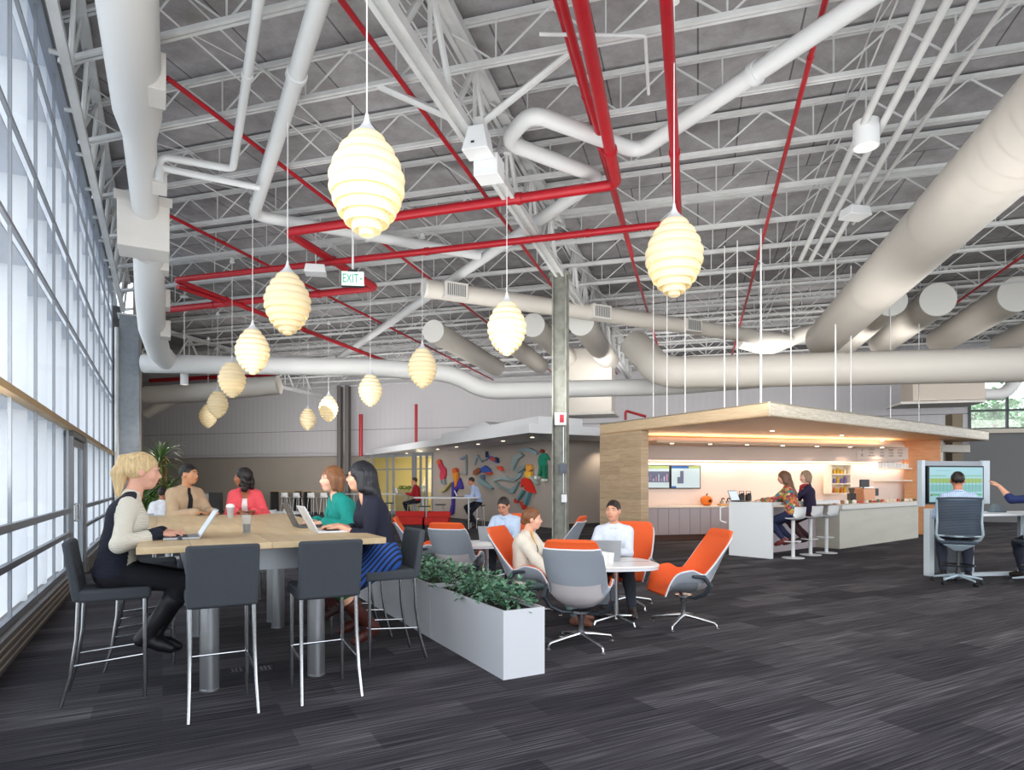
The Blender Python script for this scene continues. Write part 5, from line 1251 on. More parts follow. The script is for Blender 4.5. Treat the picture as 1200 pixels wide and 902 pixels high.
def make_task():
    t = thing('task_chair', 'x', 'office chair'); fr = mat('chair_frame_ice','#a8b8c2',.35,metal=.3)
    netm = mat('ribbed_slate_back','#4f5d6c',.6); nt, N, L_, b = nodes(netm)
    # frame
    for s in (-1,1):
        MB().tube([(s*.17,-.12,.64),(s*.25,-.20,.68),(s*.285,-.245,.76),(s*.27,-.24,.95),(s*.275,-.27,1.15),(s*.28,-.30,1.29)], [.018,.022,.02,.016,.015,.014], 10).build('back_frame', fr, t)
    mb = MB(); n = 30
    for k in range(n):
        z = .73+.55*k/n; yy = -.235-.065*max(0,(z-.95)/.34); w = .265+.012*(z-.7)
        pts = [(u*w, yy-.045*(1-u*u), z) for u in (-1,-.6,-.2,.2,.6,1)]; mb.tube(pts, .0075, 5)
    mb.build('ribs', mat('rib_dark','#39434f',.5), t)
    mb = MB(); vs = []
    for k in range(13):
        z = .73+.55*k/12; yy = -.23-.065*max(0,(z-.95)/.34); w = .26+.012*(z-.7)
        for u in (-1,-.6,-.2,.2,.6,1): vs.append((u*w, yy-.045*(1-u*u)+.006, z))
    mb.add(vs, [(k*6+j,k*6+j+1,k*6+6+j+1,k*6+6+j) for k in range(12) for j in range(5)]); mb.build('back_mesh', mat('back_mesh_blue','#66788a',.7,alpha=.72), t)
    MB().tube([(-.28,-.30,1.285),(-.14,-.335,1.295),(.14,-.335,1.295),(.28,-.30,1.285)], .016, 8).build('top_bar', mat('rib_dark'), t)
    MB().tube([(-.27,-.235,.735),(0,-.28,.725),(.27,-.235,.735)], .014, 8).build('lower_bar', fr, t)
    MB().hexa([(-.23,-.2,.60),(.23,-.2,.60),(.24,.24,.60),(-.24,.24,.60)], [(-.24,-.22,.655),(.24,-.22,.655),(.25,.26,.655),(-.25,.26,.655)]).build('seat', mat('rib_dark'), t, bevel=.02)
    MB().hexa([(-.05,-.1,.5),(.05,-.1,.5),(.05,.08,.5),(-.05,.08,.5)], [(-.2,-.2,.60),(.2,-.2,.60),(.2,.12,.60),(-.2,.12,.60)]).build('mechanism', fr, t, bevel=.01)
    MB().lathe([(.001,.07),(.035,.07),(.03,.2),(.02,.22),(.02,.52),(.001,.52)], n=16).build('gas_column', black_plas, t)
    MB().lathe([(.21,.27),(.222,.28),(.21,.29),(.198,.28)], n=28, closed=True).build('foot_ring', black_plas, t)
    mb = MB()
    for k in range(3): a = k*2*pi/3; mb.tube([(0,0,.27),(cos(a)*.21,sin(a)*.21,.28)], .008, 6)
    mb.build('ring_spokes', black_plas, t)
    for k in range(5):
        a = k*2*pi/5+.32; c, s = cos(a), sin(a)
        l = MB().tube([(c*.02,s*.02,.125),(c*.2,s*.2,.10),(c*.32,s*.32,.078)], [.028,.02,.014], 8).build('leg', fr, t)
        mb = MB(); mb.tube([(c*.33-s*.02,s*.33+c*.02,.03),(c*.33-s*.007,s*.33+c*.007,.03)], .03, 14); mb.tube([(c*.33+s*.007,s*.33-c*.007,.03),(c*.33+s*.02,s*.33-c*.02,.03)], .03, 14); mb.build('caster', black_plas, l)
    return t
tc1 = make_task(); tc1.location = V(6.72,9.58,0); tc1.rotation_euler.z = head((.52,.85)); tc1['label'] = 'ice grey ribbed-back office chair carrying the man at the large screen'; tc1['group'] = 'ribbed back office chairs'
dup(tc1, V(7.82,9.42,0), head((.3,.95)), 'ice grey ribbed-back office chair cut off by the right edge of the view')
# green bottle on the coffee bar end, tall post behind screen
p = at(1118,567,21); o = MB().box((p.x,p.y,1.9), (.35,.35,3.8)).build('concrete_post', mat('post_taupe','#6e6352',.7), bevel=.01); tag(o, 'taupe square post behind the large spreadsheet screen', 'post')
# trees outside the far window
rr = random.Random(9); tl_ = leafmat('tree_leaf','#6f9a6a','#a9c79c')
for k, (x, Z) in enumerate(((1140,40),(1163,36),(1188,42),(1225,38))):
    p = V((x-CX)/F*Z, Z, 0); t = thing('tree', 'leafy tree outside the far right window, %s from the left' % ORD[k], 'tree', p, 0, 'trees outside the far window')
    MB().tube([(0,0,0),(0,0,3.5),(.2,0,6.0)], [.2,.15,.08], 8).build('trunk', mat('trunk_brown'), t)
    mb = MB()
    for i in range(900):
        d = V(rr.gauss(0,1),rr.gauss(0,1),rr.gauss(0,1)).normalized()*rr.uniform(.3,1); c = V(d.x*1.7,d.y*1.7,5.0+d.z*2.4); leaf(mb, c, V(rr.gauss(0,1),rr.gauss(0,1),rr.gauss(0,.6)), V(0,0,1), .34, .2)
    mb.build('crown', tl_, t, smooth=False)
g_ = MB().prism([R(34.5,8), R(34.5,45), R(70,45), R(70,8)], -.1, 0); struct('ground', g_, mat('outside_grass','#8fa07a',.9), keep=True)
# ================= people
def nets(Fd, o, h):
    S = Fd < 0; c = np.zeros(tuple(n-1 for n in S.shape), np.int8)
    for a in (0,1):
        for b in (0,1):
            for d in (0,1): c += S[a:S.shape[0]-1+a, b:S.shape[1]-1+b, d:S.shape[2]-1+d]
    act = (c > 0) & (c < 8); I, J, K_ = np.nonzero(act); n = len(I)
    idm = np.full(c.shape, -1, np.int32); idm[I,J,K_] = np.arange(n)
    pos = np.zeros((n,3)); cnt = np.zeros(n)
    C8 = [(a,b,d) for a in (0,1) for b in (0,1) for d in (0,1)]
    for p in C8:
        for ax in range(3):
            if p[ax]: continue
            q = list(p); q[ax] = 1
            fa = Fd[I+p[0],J+p[1],K_+p[2]]; fb = Fd[I+q[0],J+q[1],K_+q[2]]; m = (fa < 0) != (fb < 0)
            t = fa[m]/(fa[m]-fb[m]+1e-12); v = np.tile(np.array(p, float), (m.sum(),1)); v[:,ax] += t
            pos[m] += v; cnt[m] += 1
    pos /= cnt[:,None]; P = (np.stack([I,J,K_],1)+pos)*h+np.array(o)
    faces = []
    for ax in range(3):
        A = [slice(1,-1)]*3; A[ax] = slice(0,-1); B = list(A); B[ax] = slice(1,None)
        s0 = S[tuple(A)]; s1 = S[tuple(B)]; ch = np.nonzero(s0 != s1)
        if not len(ch[0]): continue
        base = [ch[0].copy(), ch[1].copy(), ch[2].copy()]
        for k in range(3):
            if k != ax: base[k] += 1
        u, w = [(1,2),(2,0),(0,1)][ax]
        def cell(du, dw):
            q = [b.copy() for b in base]; q[u] -= du; q[w] -= dw; return idm[q[0],q[1],q[2]]
        quad = np.stack([cell(1,1), cell(0,1), cell(0,0), cell(1,0)], 1); fl_ = s0[ch]
        quad[~fl_] = quad[~fl_][:, ::-1]; faces.append(quad)
    return P, np.concatenate(faces)
def sdf_mesh(prims, h, cuts=(), k0=.03):
    lo = np.array([1e9]*3); hi = -lo
    for p in prims:
        if p[0] == 'c': pts = [np.array(p[1])-max(p[3],p[4]), np.array(p[2])-max(p[3],p[4]), np.array(p[1])+max(p[3],p[4]), np.array(p[2])+max(p[3],p[4])]
        else: r = max(p[2]); pts = [np.array(p[1])-r, np.array(p[1])+r]
        for q in pts: lo = np.minimum(lo, q); hi = np.maximum(hi, q)
    lo -= 3*h; hi += 3*h; n = np.ceil((hi-lo)/h).astype(int)+1
    Fd = np.full(tuple(n), .2, np.float32)
    ax = [lo[i]+h*np.arange(n[i]) for i in range(3)]
    for p in prims:
        k = p[-1] if p[-1] is not None else k0; m = k+3*h
        if p[0] == 'c': a = np.array(p[1], float); b = np.array(p[2], float); r = max(p[3],p[4]); bl = np.minimum(a,b)-r-m; bh = np.maximum(a,b)+r+m
        else: a = np.array(p[1], float); r = max(p[2]); bl = a-r-m; bh = a+r+m
        i0 = np.clip(((bl-lo)/h).astype(int), 0, n); i1 = np.clip(((bh-lo)/h).astype(int)+2, 0, n)
        sl = tuple(slice(i0[i], i1[i]) for i in range(3))
        X, Y, Z = np.meshgrid(*[ax[i][sl[i]] for i in range(3)], indexing='ij', sparse=True)
        if p[0] == 'c':
            d = b-a; L2 = max(d.dot(d), 1e-9)
            t = np.clip(((X-a[0])*d[0]+(Y-a[1])*d[1]+(Z-a[2])*d[2])/L2, 0, 1)
            D = np.sqrt((X-a[0]-t*d[0])**2+(Y-a[1]-t*d[1])**2+(Z-a[2]-t*d[2])**2)-(p[3]+(p[4]-p[3])*t)
        else:
            Rm = p[3]; rr_ = p[2]; x, y, z = X-a[0], Y-a[1], Z-a[2]
            q = [(x*Rm[i][0]+y*Rm[i][1]+z*Rm[i][2]) for i in range(3)]
            k0_ = np.sqrt(sum((q[i]/rr_[i])**2 for i in range(3)))+1e-9; k1_ = np.sqrt(sum((q[i]/rr_[i]**2)**2 for i in range(3)))+1e-9
            D = k0_*(k0_-1)/k1_
        f = Fd[sl]; hh = np.clip(.5+.5*(f-D)/k, 0, 1); Fd[sl] = f*(1-hh)+D*hh-k*hh*(1-hh)
    if cuts:
        X, Y, Z = np.meshgrid(*ax, indexing='ij', sparse=True)
        for c in cuts: Fd = np.maximum(Fd, c(X,Y,Z)).astype(np.float32)
    for i in range(3):
        s = [slice(None)]*3; s[i] = 0; Fd[tuple(s)] = .2; s[i] = -1; Fd[tuple(s)] = .2
    return nets(Fd, lo, h)
def np_build(name, P, Q, mats, parent, mfn=None, smooth_it=1):
    me = bpy.data.meshes.new(name); n = len(P)
    for _ in range(smooth_it):      # light laplacian over quad edges
        acc = np.zeros_like(P); cnt = np.zeros(n)
        for a, b in ((0,1),(1,2),(2,3),(3,0)):
            np.add.at(acc, Q[:,a], P[Q[:,b]]); np.add.at(cnt, Q[:,a], 1); np.add.at(acc, Q[:,b], P[Q[:,a]]); np.add.at(cnt, Q[:,b], 1)
        P = P*.5+.5*acc/np.maximum(cnt,1)[:,None]
    me.vertices.add(n); me.vertices.foreach_set('co', P.astype(np.float32).ravel())
    me.loops.add(len(Q)*4); me.loops.foreach_set('vertex_index', Q.astype(np.int32).ravel())
    me.polygons.add(len(Q)); me.polygons.foreach_set('loop_start', np.arange(0,len(Q)*4,4,dtype=np.int32)); me.polygons.foreach_set('loop_total', np.full(len(Q),4,np.int32))
    ms = mats if isinstance(mats, (list,tuple)) else [mats]
    for m in ms: me.materials.append(m)
    if mfn is not None:
        me.polygons.foreach_set('material_index', mfn(P[Q].mean(1)).astype(np.int32))
    me.polygons.foreach_set('use_smooth', np.ones(len(Q),bool)); me.update(calc_edges=True)
    o = bpy.data.objects.new(name, me); COL.objects.link(o); o.parent = parent; return o
def ik(a, t, l1, l2, pole):
    d = t-a; L = min(d.length, .995*(l1+l2)); L = max(L, abs(l1-l2)+.02); dh = d.normalized(); t = a+dh*L
    ca = (l1*l1+L*L-l2*l2)/(2*l1*L); ca = max(-1,min(1,ca)); pp = (pole-dh*pole.dot(dh)).normalized()
    return a+dh*l1*ca+pp*l1*sqrt(1-ca*ca), t
def hairmat(c):
    nm = 'hair_'+c[1:]
    if nm in MATS: return MATS[nm]
    m = mat(nm, c, .5); nt, N, L, b = nodes(m); tc = N.new('ShaderNodeTexCoord'); mp = N.new('ShaderNodeMapping'); mp.inputs['Scale'].default_value = (75,75,9); L(tc.outputs['Object'], mp.inputs['Vector'])
    n = N.new('ShaderNodeTexNoise'); n.inputs['Scale'].default_value = 1; n.inputs['Detail'].default_value = 2; L(mp.outputs[0], n.inputs['Vector'])
    mr = N.new('ShaderNodeMapRange'); mr.inputs['From Min'].default_value = .3; mr.inputs['From Max'].default_value = .7; mr.inputs['To Min'].default_value = .72; mr.inputs['To Max'].default_value = 1.22; L(n.outputs['Fac'], mr.inputs['Value'])
    h = N.new('ShaderNodeHueSaturation'); h.inputs['Color'].default_value = lin(c); L(mr.outputs[0], h.inputs['Value']); L(h.outputs[0], b.inputs['Base Color'])
    bp = N.new('ShaderNodeBump'); bp.inputs['Strength'].default_value = .5; bp.inputs['Distance'].default_value = .006; L(n.outputs['Fac'], bp.inputs['Height']); L(bp.outputs[0], b.inputs['Normal']); return m
def skinm(c):
    return mat('skin_'+c[1:], c, .5, spec=.35, noise=.04, nscale=20, sub=0)
def person(label, root, hd, seat=.45, S=1.07, lean=.1, bend=.0, look=None, pitch=0, hands=None, feet=None, skin='#d9a38a', hair=('short','#3a2a20'), top='#eee', tmat=None, tfn=None, inner=None, inner_c='#fff', sleeve=1.0, bottom='#23252e', bm=None, skirt=False, shoes='#2a2320', boots=False, female=False, h=.012, top_name='shirt', glasses=False, knee=None, standing=False, extra=None, detail=True, scarf=None, open_top=False, curl=.5, elbow=None):
    root = V(root[0],root[1],0); rz = head(hd); t = thing('person', label, 'person', root, rz)
    Mi = Matrix.Rotation(-rz,3,'Z')
    loc = lambda p: Mi @ (Vector(p)-root)
    hipz = seat+.095*S if not standing else .93*S
    P0 = V(0,0,hipz)
    def sp(x, s, L):                       # along the spine
        a = lean+bend*min(1,s/.5); return P0
    # spine curve
    pts = [P0.copy()]; n = 10
    for i in range(n):
        a = lean+bend*(i/n); pts.append(pts[-1]+V(0,sin(a),cos(a))*(.52*S/n))
    def spine(f): x = f*n; i = min(int(x), n-1); return pts[i].lerp(pts[i+1], x-i)
    def tfwd(f): a = lean+bend*f; return V(0,cos(a),-sin(a))
    neckb = spine(1.0)
    shw = (.142 if female else .165)*S
    chR = (.098 if female else .112)*S; waR = (.088 if female else .104)*S; hiR = (.112 if female else .108)*S
    fx = V(1,0,0)
    torso = []; trap = []
    for s in (-1,1):
        torso += [('c', P0+fx*s*.075*S-UP*.0*S, spine(.38)+fx*s*.058*S, hiR, waR, None),
                  ('c', spine(.38)+fx*s*.058*S, spine(.74)+fx*s*.075*S, waR, chR, None),
                  ('c', spine(.74)+fx*s*.075*S, spine(.86)+fx*s*shw*.84, chR*.88, .052*S, None),
                  ]
        trap.append(('c', spine(.985), spine(.875)+fx*s*shw*.8, .046*S, .045*S, .03))
        if female: torso.append(('e', spine(.66)+tfwd(.66)*.075*S+fx*s*.07*S, (.062*S,.06*S,.062*S), np.eye(3), .04))
    # head frame
    if look is None: lk = V(0,1,0)
    else: lk = Mi @ V(look[0],look[1],0).normalized()
    hf = (lk*cos(pitch)-UP*sin(pitch)).normalized(); hr = hf.cross(UP).normalized(); hu = hr.cross(hf)
    Hb = neckb+tfwd(1)*.025*S+UP*.055*S; Hc = Hb+(hu*.115+hf*.022)*S
    Hm = np.array([list(hr),list(hf),list(hu)])
    hp = lambda x,y,z: Hc+(hr*x+hf*y+hu*z)*S
    neck = [('c', spine(.93), Hb+hu*.05*S+hf*.0, .056*S, .05*S, .025)]
    headp = [('e', hp(0,-.01,.022), (.077*S,.098*S,.098*S), Hm, .02), ('e', hp(0,.026,-.03), (.061*S,.072*S,.075*S), Hm, .02),
             ('e', hp(0,.045,-.085), (.038*S,.038*S,.03*S), Hm, .03), ('c', hp(0,.085,.012), hp(0,.108,-.022), .008*S, .0115*S, .012),
             ('c', hp(-.016,.098,-.032), hp(.016,.098,-.032), .008*S, .008*S, .01), ('c', hp(-.02,.09,-.058), hp(.02,.09,-.058), .0085*S, .0085*S, .01),
             ('c', hp(-.045,.078,.028), hp(.045,.078,.028), .012*S, .012*S, .015)]
    for s in (-1,1):
        headp += [('e', hp(s*.078,-.005,-.008), (.011*S,.02*S,.032*S), Hm, .008), ('e', hp(s*.04,.062,-.03), (.025*S,.022*S,.025*S), Hm, .02)]
    # arms
    arms = {}; armp = []; handp = []
    for k, s in enumerate((1,-1)):        # right first
        sh = spine(.865)+fx*s*shw
        tgt = loc(hands[k]) if hands and hands[k] is not None else V(s*.13*S, .30*S, hipz+.10*S)
        pole = V(s*.55,-.35,-.8) if not elbow else Vector(elbow[k])
        el, wr = ik(sh, tgt, .285*S, .255*S, pole)
        arms[s] = (sh, el, wr)
        fd = (wr-el).normalized(); 
        fdir = (fd*.6+V(0,1,0)*.25); 
        if abs(tgt.z-wr.z) < .3 and wr.z < sh.z: fdir.z *= .25
        fdir = fdir.normalized(); pn = V(0,0,-1); pn = (pn-fdir*pn.dot(fdir)).normalized(); la = fdir.cross(pn)*1.0
        thumb_side = -1 if (fx*s).dot(la) > 0 else 1
        fr = 1.0 if not female else .9
        armp.append([('c', sh, el, .047*S*fr, .039*S*fr, .03), ('c', el, el.lerp(wr,.35), .040*S*fr, .041*S*fr, .02), ('c', el.lerp(wr,.35), wr, .041*S*fr, .026*S*fr, .02)])
        hs = S*.98
        for q in (-1,0,1): handp.append(('c', wr+fdir*.01*hs, wr+fdir*.078*hs+la*q*.026*hs, .018*hs, .0135*hs, .012))
        for q, (off, ln) in enumerate(((-.034,.92),(-.0115,1.02),(.0115,.97),(.034,.78))):
            b = wr+fdir*.084*hs+la*off*hs*(-thumb_side if True else 1)*-1; b = wr+fdir*.084*hs+la*off*hs*thumb_side
            ang = .12; d1 = fdir
            for L, r1, r2 in ((.040,.0098,.009),(.026,.009,.0082),(.020,.0082,.0072)):
                d1 = (fdir*cos(ang)+pn*sin(ang)); d1 = (d1-la*0).normalized(); e = b+d1*L*ln*hs; handp.append(('c', b, e, r1*hs, r2*hs, .004)); b = e; ang += curl
        tb = wr+fdir*.025*hs+la*(-thumb_side)*-.0*hs+la*(-thumb_side)*(.022)*hs*1
        tb = wr+fdir*.022*hs-la*thumb_side*.022*hs; td = (fdir*.72-la*thumb_side*.6+pn*.2).normalized()
        e = tb+td*.048*hs; handp.append(('c', tb, e, .0145*hs, .011*hs, .01)); e2 = e+(td*.6+fdir*.5).normalized()*.034*hs; handp.append(('c', e, e2, .0105*hs, .0085*hs, .004))
    # legs
    legs = []; legp = []; footp = []
    for k, s in enumerate((1,-1)):
        hip = P0+fx*s*.088*S-UP*.015*S
        ft = loc(feet[k]) if feet else (V(s*.11*S,.42*S,.09) if not standing else V(s*.10*S,0,.09*S))
        kp = V(s*.12,.75,.7) if knee is None else Vector(knee[k])
        kn, an = ik(hip, ft, .435*S, .415*S, kp); legs.append((hip,kn,an))
        g_ = 1.0 if not female else .96
        legp.append([('c', hip, kn, .083*S*g_, .056*S*g_, .03), ('c', kn, kn.lerp(an,.35), .054*S*g_, .055*S*g_, .03), ('c', kn.lerp(an,.35), an, .055*S*g_, .035*S*g_, .03)])
        sd = (an-kn).normalized(); ff = V(0,1,0)*.9+V(s*.12,0,0); tilt = 0
        if an.z > .2: ff = (ff-UP*.35)
        ff = ff.normalized(); hl_ = an-ff*.035*S-UP*.045*S; to = an+ff*.15*S-UP*.052*S
        footp.append([('c', an, hl_, .036*S, .034*S, .02), ('c', hl_, an+ff*.09*S-UP*.045*S, .034*S, .034*S, .02), ('c', an+ff*.09*S-UP*.045*S, to, .036*S, .027*S, .02)])
    def infl(pr, e): return [(p[0],p[1],p[2],p[3]+e,p[4]+e,p[5]) if p[0]=='c' else (p[0],p[1],tuple(r+e for r in p[2]),p[3],p[4]) for p in pr]
    # body
    body = torso+trap+neck+headp+armp[0]+armp[1]+handp+legp[0]+legp[1]+footp[0]+footp[1]
    Pm, Qm = sdf_mesh(body, h)
    np_build('body', Pm, Qm, skinm(skin), t)
    # trousers / skirt
    hc = h*1.25
    bmat = bm or mat('cloth_'+bottom[1:], bottom, .85, noise=.12, nscale=12, bump=.3, bscale=60)
    hem = P0+UP*.13*S
    if skirt:
        pr = infl(torso[:1]+torso[3:4] if not female else [torso[0],torso[4]], .016)
        for hip, kn, an in legs: pr += [('c', hip, hip.lerp(kn,.95), .115*S, .09*S, .09)]
        pr += [('c', P0+V(0,.05,-.02)*S, (legs[0][1]+legs[1][1])/2-UP*0, .11*S, .085*S, .08)]
        Pm, Qm = sdf_mesh(pr, hc, [lambda X,Y,Z: Z-hem.z+0*X+0*Y]); np_build('skirt', Pm, Qm, bmat, t)
        if not boots: pass
    else:
        pr = infl([torso[0], torso[4] if female else torso[3]], .013)+infl(legp[0]+legp[1], .013)
        cuts = [lambda X,Y,Z: Z-hem.z+0*X+0*Y]
        for (hip,kn,an) in legs:
            d = (an-kn).normalized(); c = an-d*.015*S
        def ankle_cut(X,Y,Z):
            r = -9
            for (hip,kn,an) in legs:
                d = (an-kn).normalized(); c = an+d*(-.01*S); v = (X-c.x)*d.x+(Y-c.y)*d.y+(Z-c.z)*d.z; dist = np.sqrt((X-an.x)**2+(Y-an.y)**2+(Z-an.z)**2)-.11*S
                r = np.maximum(r, np.minimum(v, -dist))
            return r
        Pm, Qm = sdf_mesh(pr, hc, cuts+[ankle_cut]); np_build('trousers', Pm, Qm, bmat, t)
    # shoes / boots
    sm_ = mat('shoe_'+shoes[1:], shoes, .5)
    for k in range(2):
        hip,kn,an = legs[k]; pr = infl(footp[k], .009)
        d = (an-kn).normalized(); cl_ = -.30*S if boots else -.045*S
        if boots: pr += infl(legp[k][1:], .014)
        c = an+d*cl_
        Pm, Qm = sdf_mesh(pr, hc, [lambda X,Y,Z,c=c,d=d: -((X-c.x)*d.x+(Y-c.y)*d.y+(Z-c.z)*d.z)]); np_build('boot' if boots else 'shoe', Pm, Qm, sm_, t)
    # tops
    tm = tmat or mat('cloth_'+top[1:], top, .85, noise=.08, nscale=12, bump=.35, bscale=45)
    def top_mesh(e, sl, name, mt, open_=False, hemz=None, fn=None, vneck=.03):
        pr = infl(torso+trap, e)
        for k, s in enumerate((1,-1)):
            sh, el, wr = arms[s]; ap = armp[k]; 
            if sl > 0:
                pr += infl([ap[0]], e)
                if sl > .5:
                    f = (sl-.5)*2*.97; end = el.lerp(wr, f); pr += [('c', el, end, .043*S+e, .041*S+e if f < .5 else .031*S+e, .02)]
                else:
                    pr[-1] = ('c', sh, sh.lerp(el, sl*2), .047*S+e, .043*S+e, .03)
        hz = (hemz if hemz is not None else P0.z-.02*S)
        neckn = (neckb-spine(.8)).normalized(); nc = neckb+neckn*(.035*S)
        sp5 = P0
        cuts = [lambda X,Y,Z: (X-nc.x)*neckn.x+(Y-nc.y)*neckn.y+(Z-nc.z)*neckn.z]
        # hem cut only near the trunk
        def hemc(X,Y,Z):
            v = hz-Z+0*X+0*Y; lim = .23*S; q = np.maximum(np.abs(X)-lim, np.abs(Y-P0.y)-.26*S)
            return np.minimum(v, -q)
        cuts.append(hemc)
        if vneck:
            c = neckb+tfwd(1)*.085*S
            cuts.append(lambda X,Y,Z: .05*S+vneck-np.sqrt((X-c.x)**2+(Y-c.y)**2+((Z-c.z)*.6)**2))
        if open_:
            def oc(X,Y,Z):
                w_ = .035*S+.02*S*np.clip((P0.z+.30*S-Z)/.3,-1,1)
                return np.minimum(w_-np.abs(X), Y-(P0.y+ (Z-P0.z)*math.tan(lean+bend*.4))-.02)
            cuts.append(oc)
        Pm, Qm = sdf_mesh(pr, hc, cuts)
        return np_build(name, Pm, Qm, mt, t, fn)
    if inner: top_mesh(.012, 0, inner, mat('cloth_'+inner_c[1:], inner_c, .8), vneck=.015 if female else 0)
    top_mesh(.015+(.012 if inner else 0), sleeve, top_name, tm, open_=bool(inner) or open_top, fn=(lambda C: tfn(C, P0, S, arms)) if tfn else None, hemz=P0.z-(.03 if not inner else .06)*S, vneck=.0 if not female else .012)
    if not female and not inner and detail:      # shirt collar
        c = neckb+UP*.012*S; cp_ = [(c+V(cos(a)*.064*S, sin(a)*.062*S+.006, -.02*S*sin(a)-(.02*S if sin(a) > .7 else 0))) for a in [pi/2+.25+q*(2*pi-.5)/14 for q in range(15)]]
        MB().tube(cp_, .014*S, 8).build('collar', tm if not isinstance(tm, list) else tm[0], t)
    # hair
    st, hcx = hair; hm = hairmat(hcx)
    if st != 'none':
        fc = hp(0,.098,-.045); fr_ = (.062*S,.07*S,.088*S)
        pr = [('e', hp(0,-.016,.03), (.086*S,.107*S,.104*S), Hm, .02)]
        lowz = -.035
        if st == 'short': fr_ = (.064*S,.080*S,.108*S); lowz = -.035; pr = [('e', hp(0,-.014,.031), (.0805*S,.1035*S,.0985*S), Hm, .02)]
        if st in ('pony','bun'): lowz = -.03
        if st == 'pony':
            pr += [('c', hp(0,-.075,.075), hp(0,-.12,.06), .034*S,.034*S,.03), ('c', hp(0,-.12,.06), hp(0,-.138,-.03), .036*S,.042*S,.03), ('c', hp(0,-.138,-.03), Hc+(-hf*.13-UP*.16)*S, .043*S,.034*S,.03)]
        if st == 'bun': pr += [('e', hp(0,-.095,-.03), (.042*S,.038*S,.04*S), Hm, .02)]
        if st == 'bob':
            lowz = -.3
            for s in (-1,1): pr += [('c', hp(s*.062,-.0,.02), hp(s*.075,.0,-.085), .042*S,.028*S,.03), ('c', hp(s*.05,-.06,0), hp(s*.055,-.06,-.10), .05*S,.035*S,.03)]
        if st == 'long':
            lowz = -.6
            for s in (-1,1):
                pr += [('c', hp(s*.062,-.02,.02), hp(s*.078,-.02,-.10), .042*S,.035*S,.03)]
            bk = spine(.62)-tfwd(.62)*(.105*S)
            pr += [('c', hp(0,-.06,0), hp(0,-.085,-.12), .075*S,.07*S,.04)]
            for s in (-1,0,1): pr += [('c', hp(s*.045,-.085,-.11), bk+fx*s*.05*S, .045*S, .03*S, .04)]
        if st == 'wavy':
            lowz = -.6; rq = random.Random(3)
            for s in (-1,1):
                for j in range(7): pr.append(('e', hp(s*rq.uniform(.06,.10), rq.uniform(-.07,.02), -.02-.023*j), (.04*S,.042*S,.034*S), Hm, .012))
            for j in range(6): pr.append(('e', hp(rq.uniform(-.05,.05), -.09, -.02-.026*j), (.05*S,.042*S,.04*S), Hm, .015))
        Hn = Hm
        def hcut(X,Y,Z):
            q = [((X-fc.x)*Hn[i][0]+(Y-fc.y)*Hn[i][1]+(Z-fc.z)*Hn[i][2])/fr_[i] for i in range(3)]
            return .06*(1-np.sqrt(q[0]**2+q[1]**2+q[2]**2))+.0045*np.sin(X*190+3*np.sin(Z*60))*np.cos(Y*170)
        def lcut(X,Y,Z):
            up_ = (X-Hc.x)*hu.x+(Y-Hc.y)*hu.y+(Z-Hc.z)*hu.z; fw = (X-Hc.x)*hf.x+(Y-Hc.y)*hf.y+(Z-Hc.z)*hf.z
            if lowz < -.1: return -1+0*up_
            r_ = (lowz*S-.02*S)+np.clip((fw+.01)*1.2,-.05,.2)-up_
            return np.where(fw < -.098*S, -1, r_) if st == 'pony' else r_
        def strand(X,Y,Z): return -.2+0*X+0*Y+0*Z
        Pm, Qm = sdf_mesh(pr, hc*.8, [hcut, lcut], .02)
        rel = Pm-np.array(Hc); ang_ = np.arctan2(rel@np.array(hr), rel@np.array(hf)+.02); Pm = Pm+(rel/np.maximum(np.linalg.norm(rel,axis=1),.03)[:,None])*((.0034 if st == 'short' else .0022)*np.sin(ang_*34+rel[:,2]*30)+.0020*np.sin(ang_*71+rel[:,2]*40))[:,None]; np_build('hair', Pm, Qm, hm, t)
    if detail:
        for s in (-1,1):
            c = hp(s*.031,.0795,.012); mb = MB(); mb.sphere(c, .0108*S, 12, 8); e = mb.build('eye', mat('eye_white','#b5a8a0',.4), t)
            c2 = hp(s*.031,.0835,.012); mb = MB(); mb.sphere(c2, .0078*S, 10, 6); mb.build('iris', mat('eye_dark','#2a1d16',.2), e)
            mb = MB(); mb.tube([hp(s*.014,.098,.031), hp(s*.032,.097,.036), hp(s*.05,.082,.03)], [.0028*S,.0036*S,.002*S], 6); mb.build('eyebrow', hm, t)
        mb = MB(); mb.tube([hp(-.024,.094,-.058+.004), hp(-.01,.1,-.061), hp(.01,.1,-.061), hp(.024,.094,-.058+.004)], [.003*S,.0052*S,.0052*S,.003*S], 8); mb.build('lips', mat('lips_rose','#a8524c',.4), t)
    if glasses:
        mb = MB()
        for s in (-1,1):
            mb.tube([hp(s*.032+.021*cos(a), .106, .008+.015*sin(a)) for a in [2*pi*q/14 for q in range(15)]], .002*S, 5, False)
            mb.tube([hp(s*.053,.104,.012), hp(s*.078,.0,.006)], .002*S, 5)
        mb.tube([hp(-.011,.107,.012), hp(.011,.107,.012)], .002*S, 5); mb.build('glasses', black_plas, t)
    if scarf:
        pr = [('c', hp(.0,-.05,-.15), hp(.07,.0,-.17), .035,.035,.02), ('c', hp(.0,-.05,-.15), hp(-.07,.0,-.17), .035,.035,.02), ('c', hp(.07,.0,-.17), hp(0,.075,-.19), .037,.037,.02), ('c', hp(-.07,.0,-.17), hp(0,.075,-.19), .037,.037,.02), ('c', hp(0,.08,-.19), hp(.03,.10,-.32), .035,.03,.02)]
        Pm, Qm = sdf_mesh(pr, hc); np_build('scarf', Pm, Qm, mat('cloth_'+scarf[1:], scarf, .9, noise=.3, nscale=30), t)
    if extra: extra(t, dict(arms=arms, legs=legs, hp=hp, S=S, spine=spine))
    return t
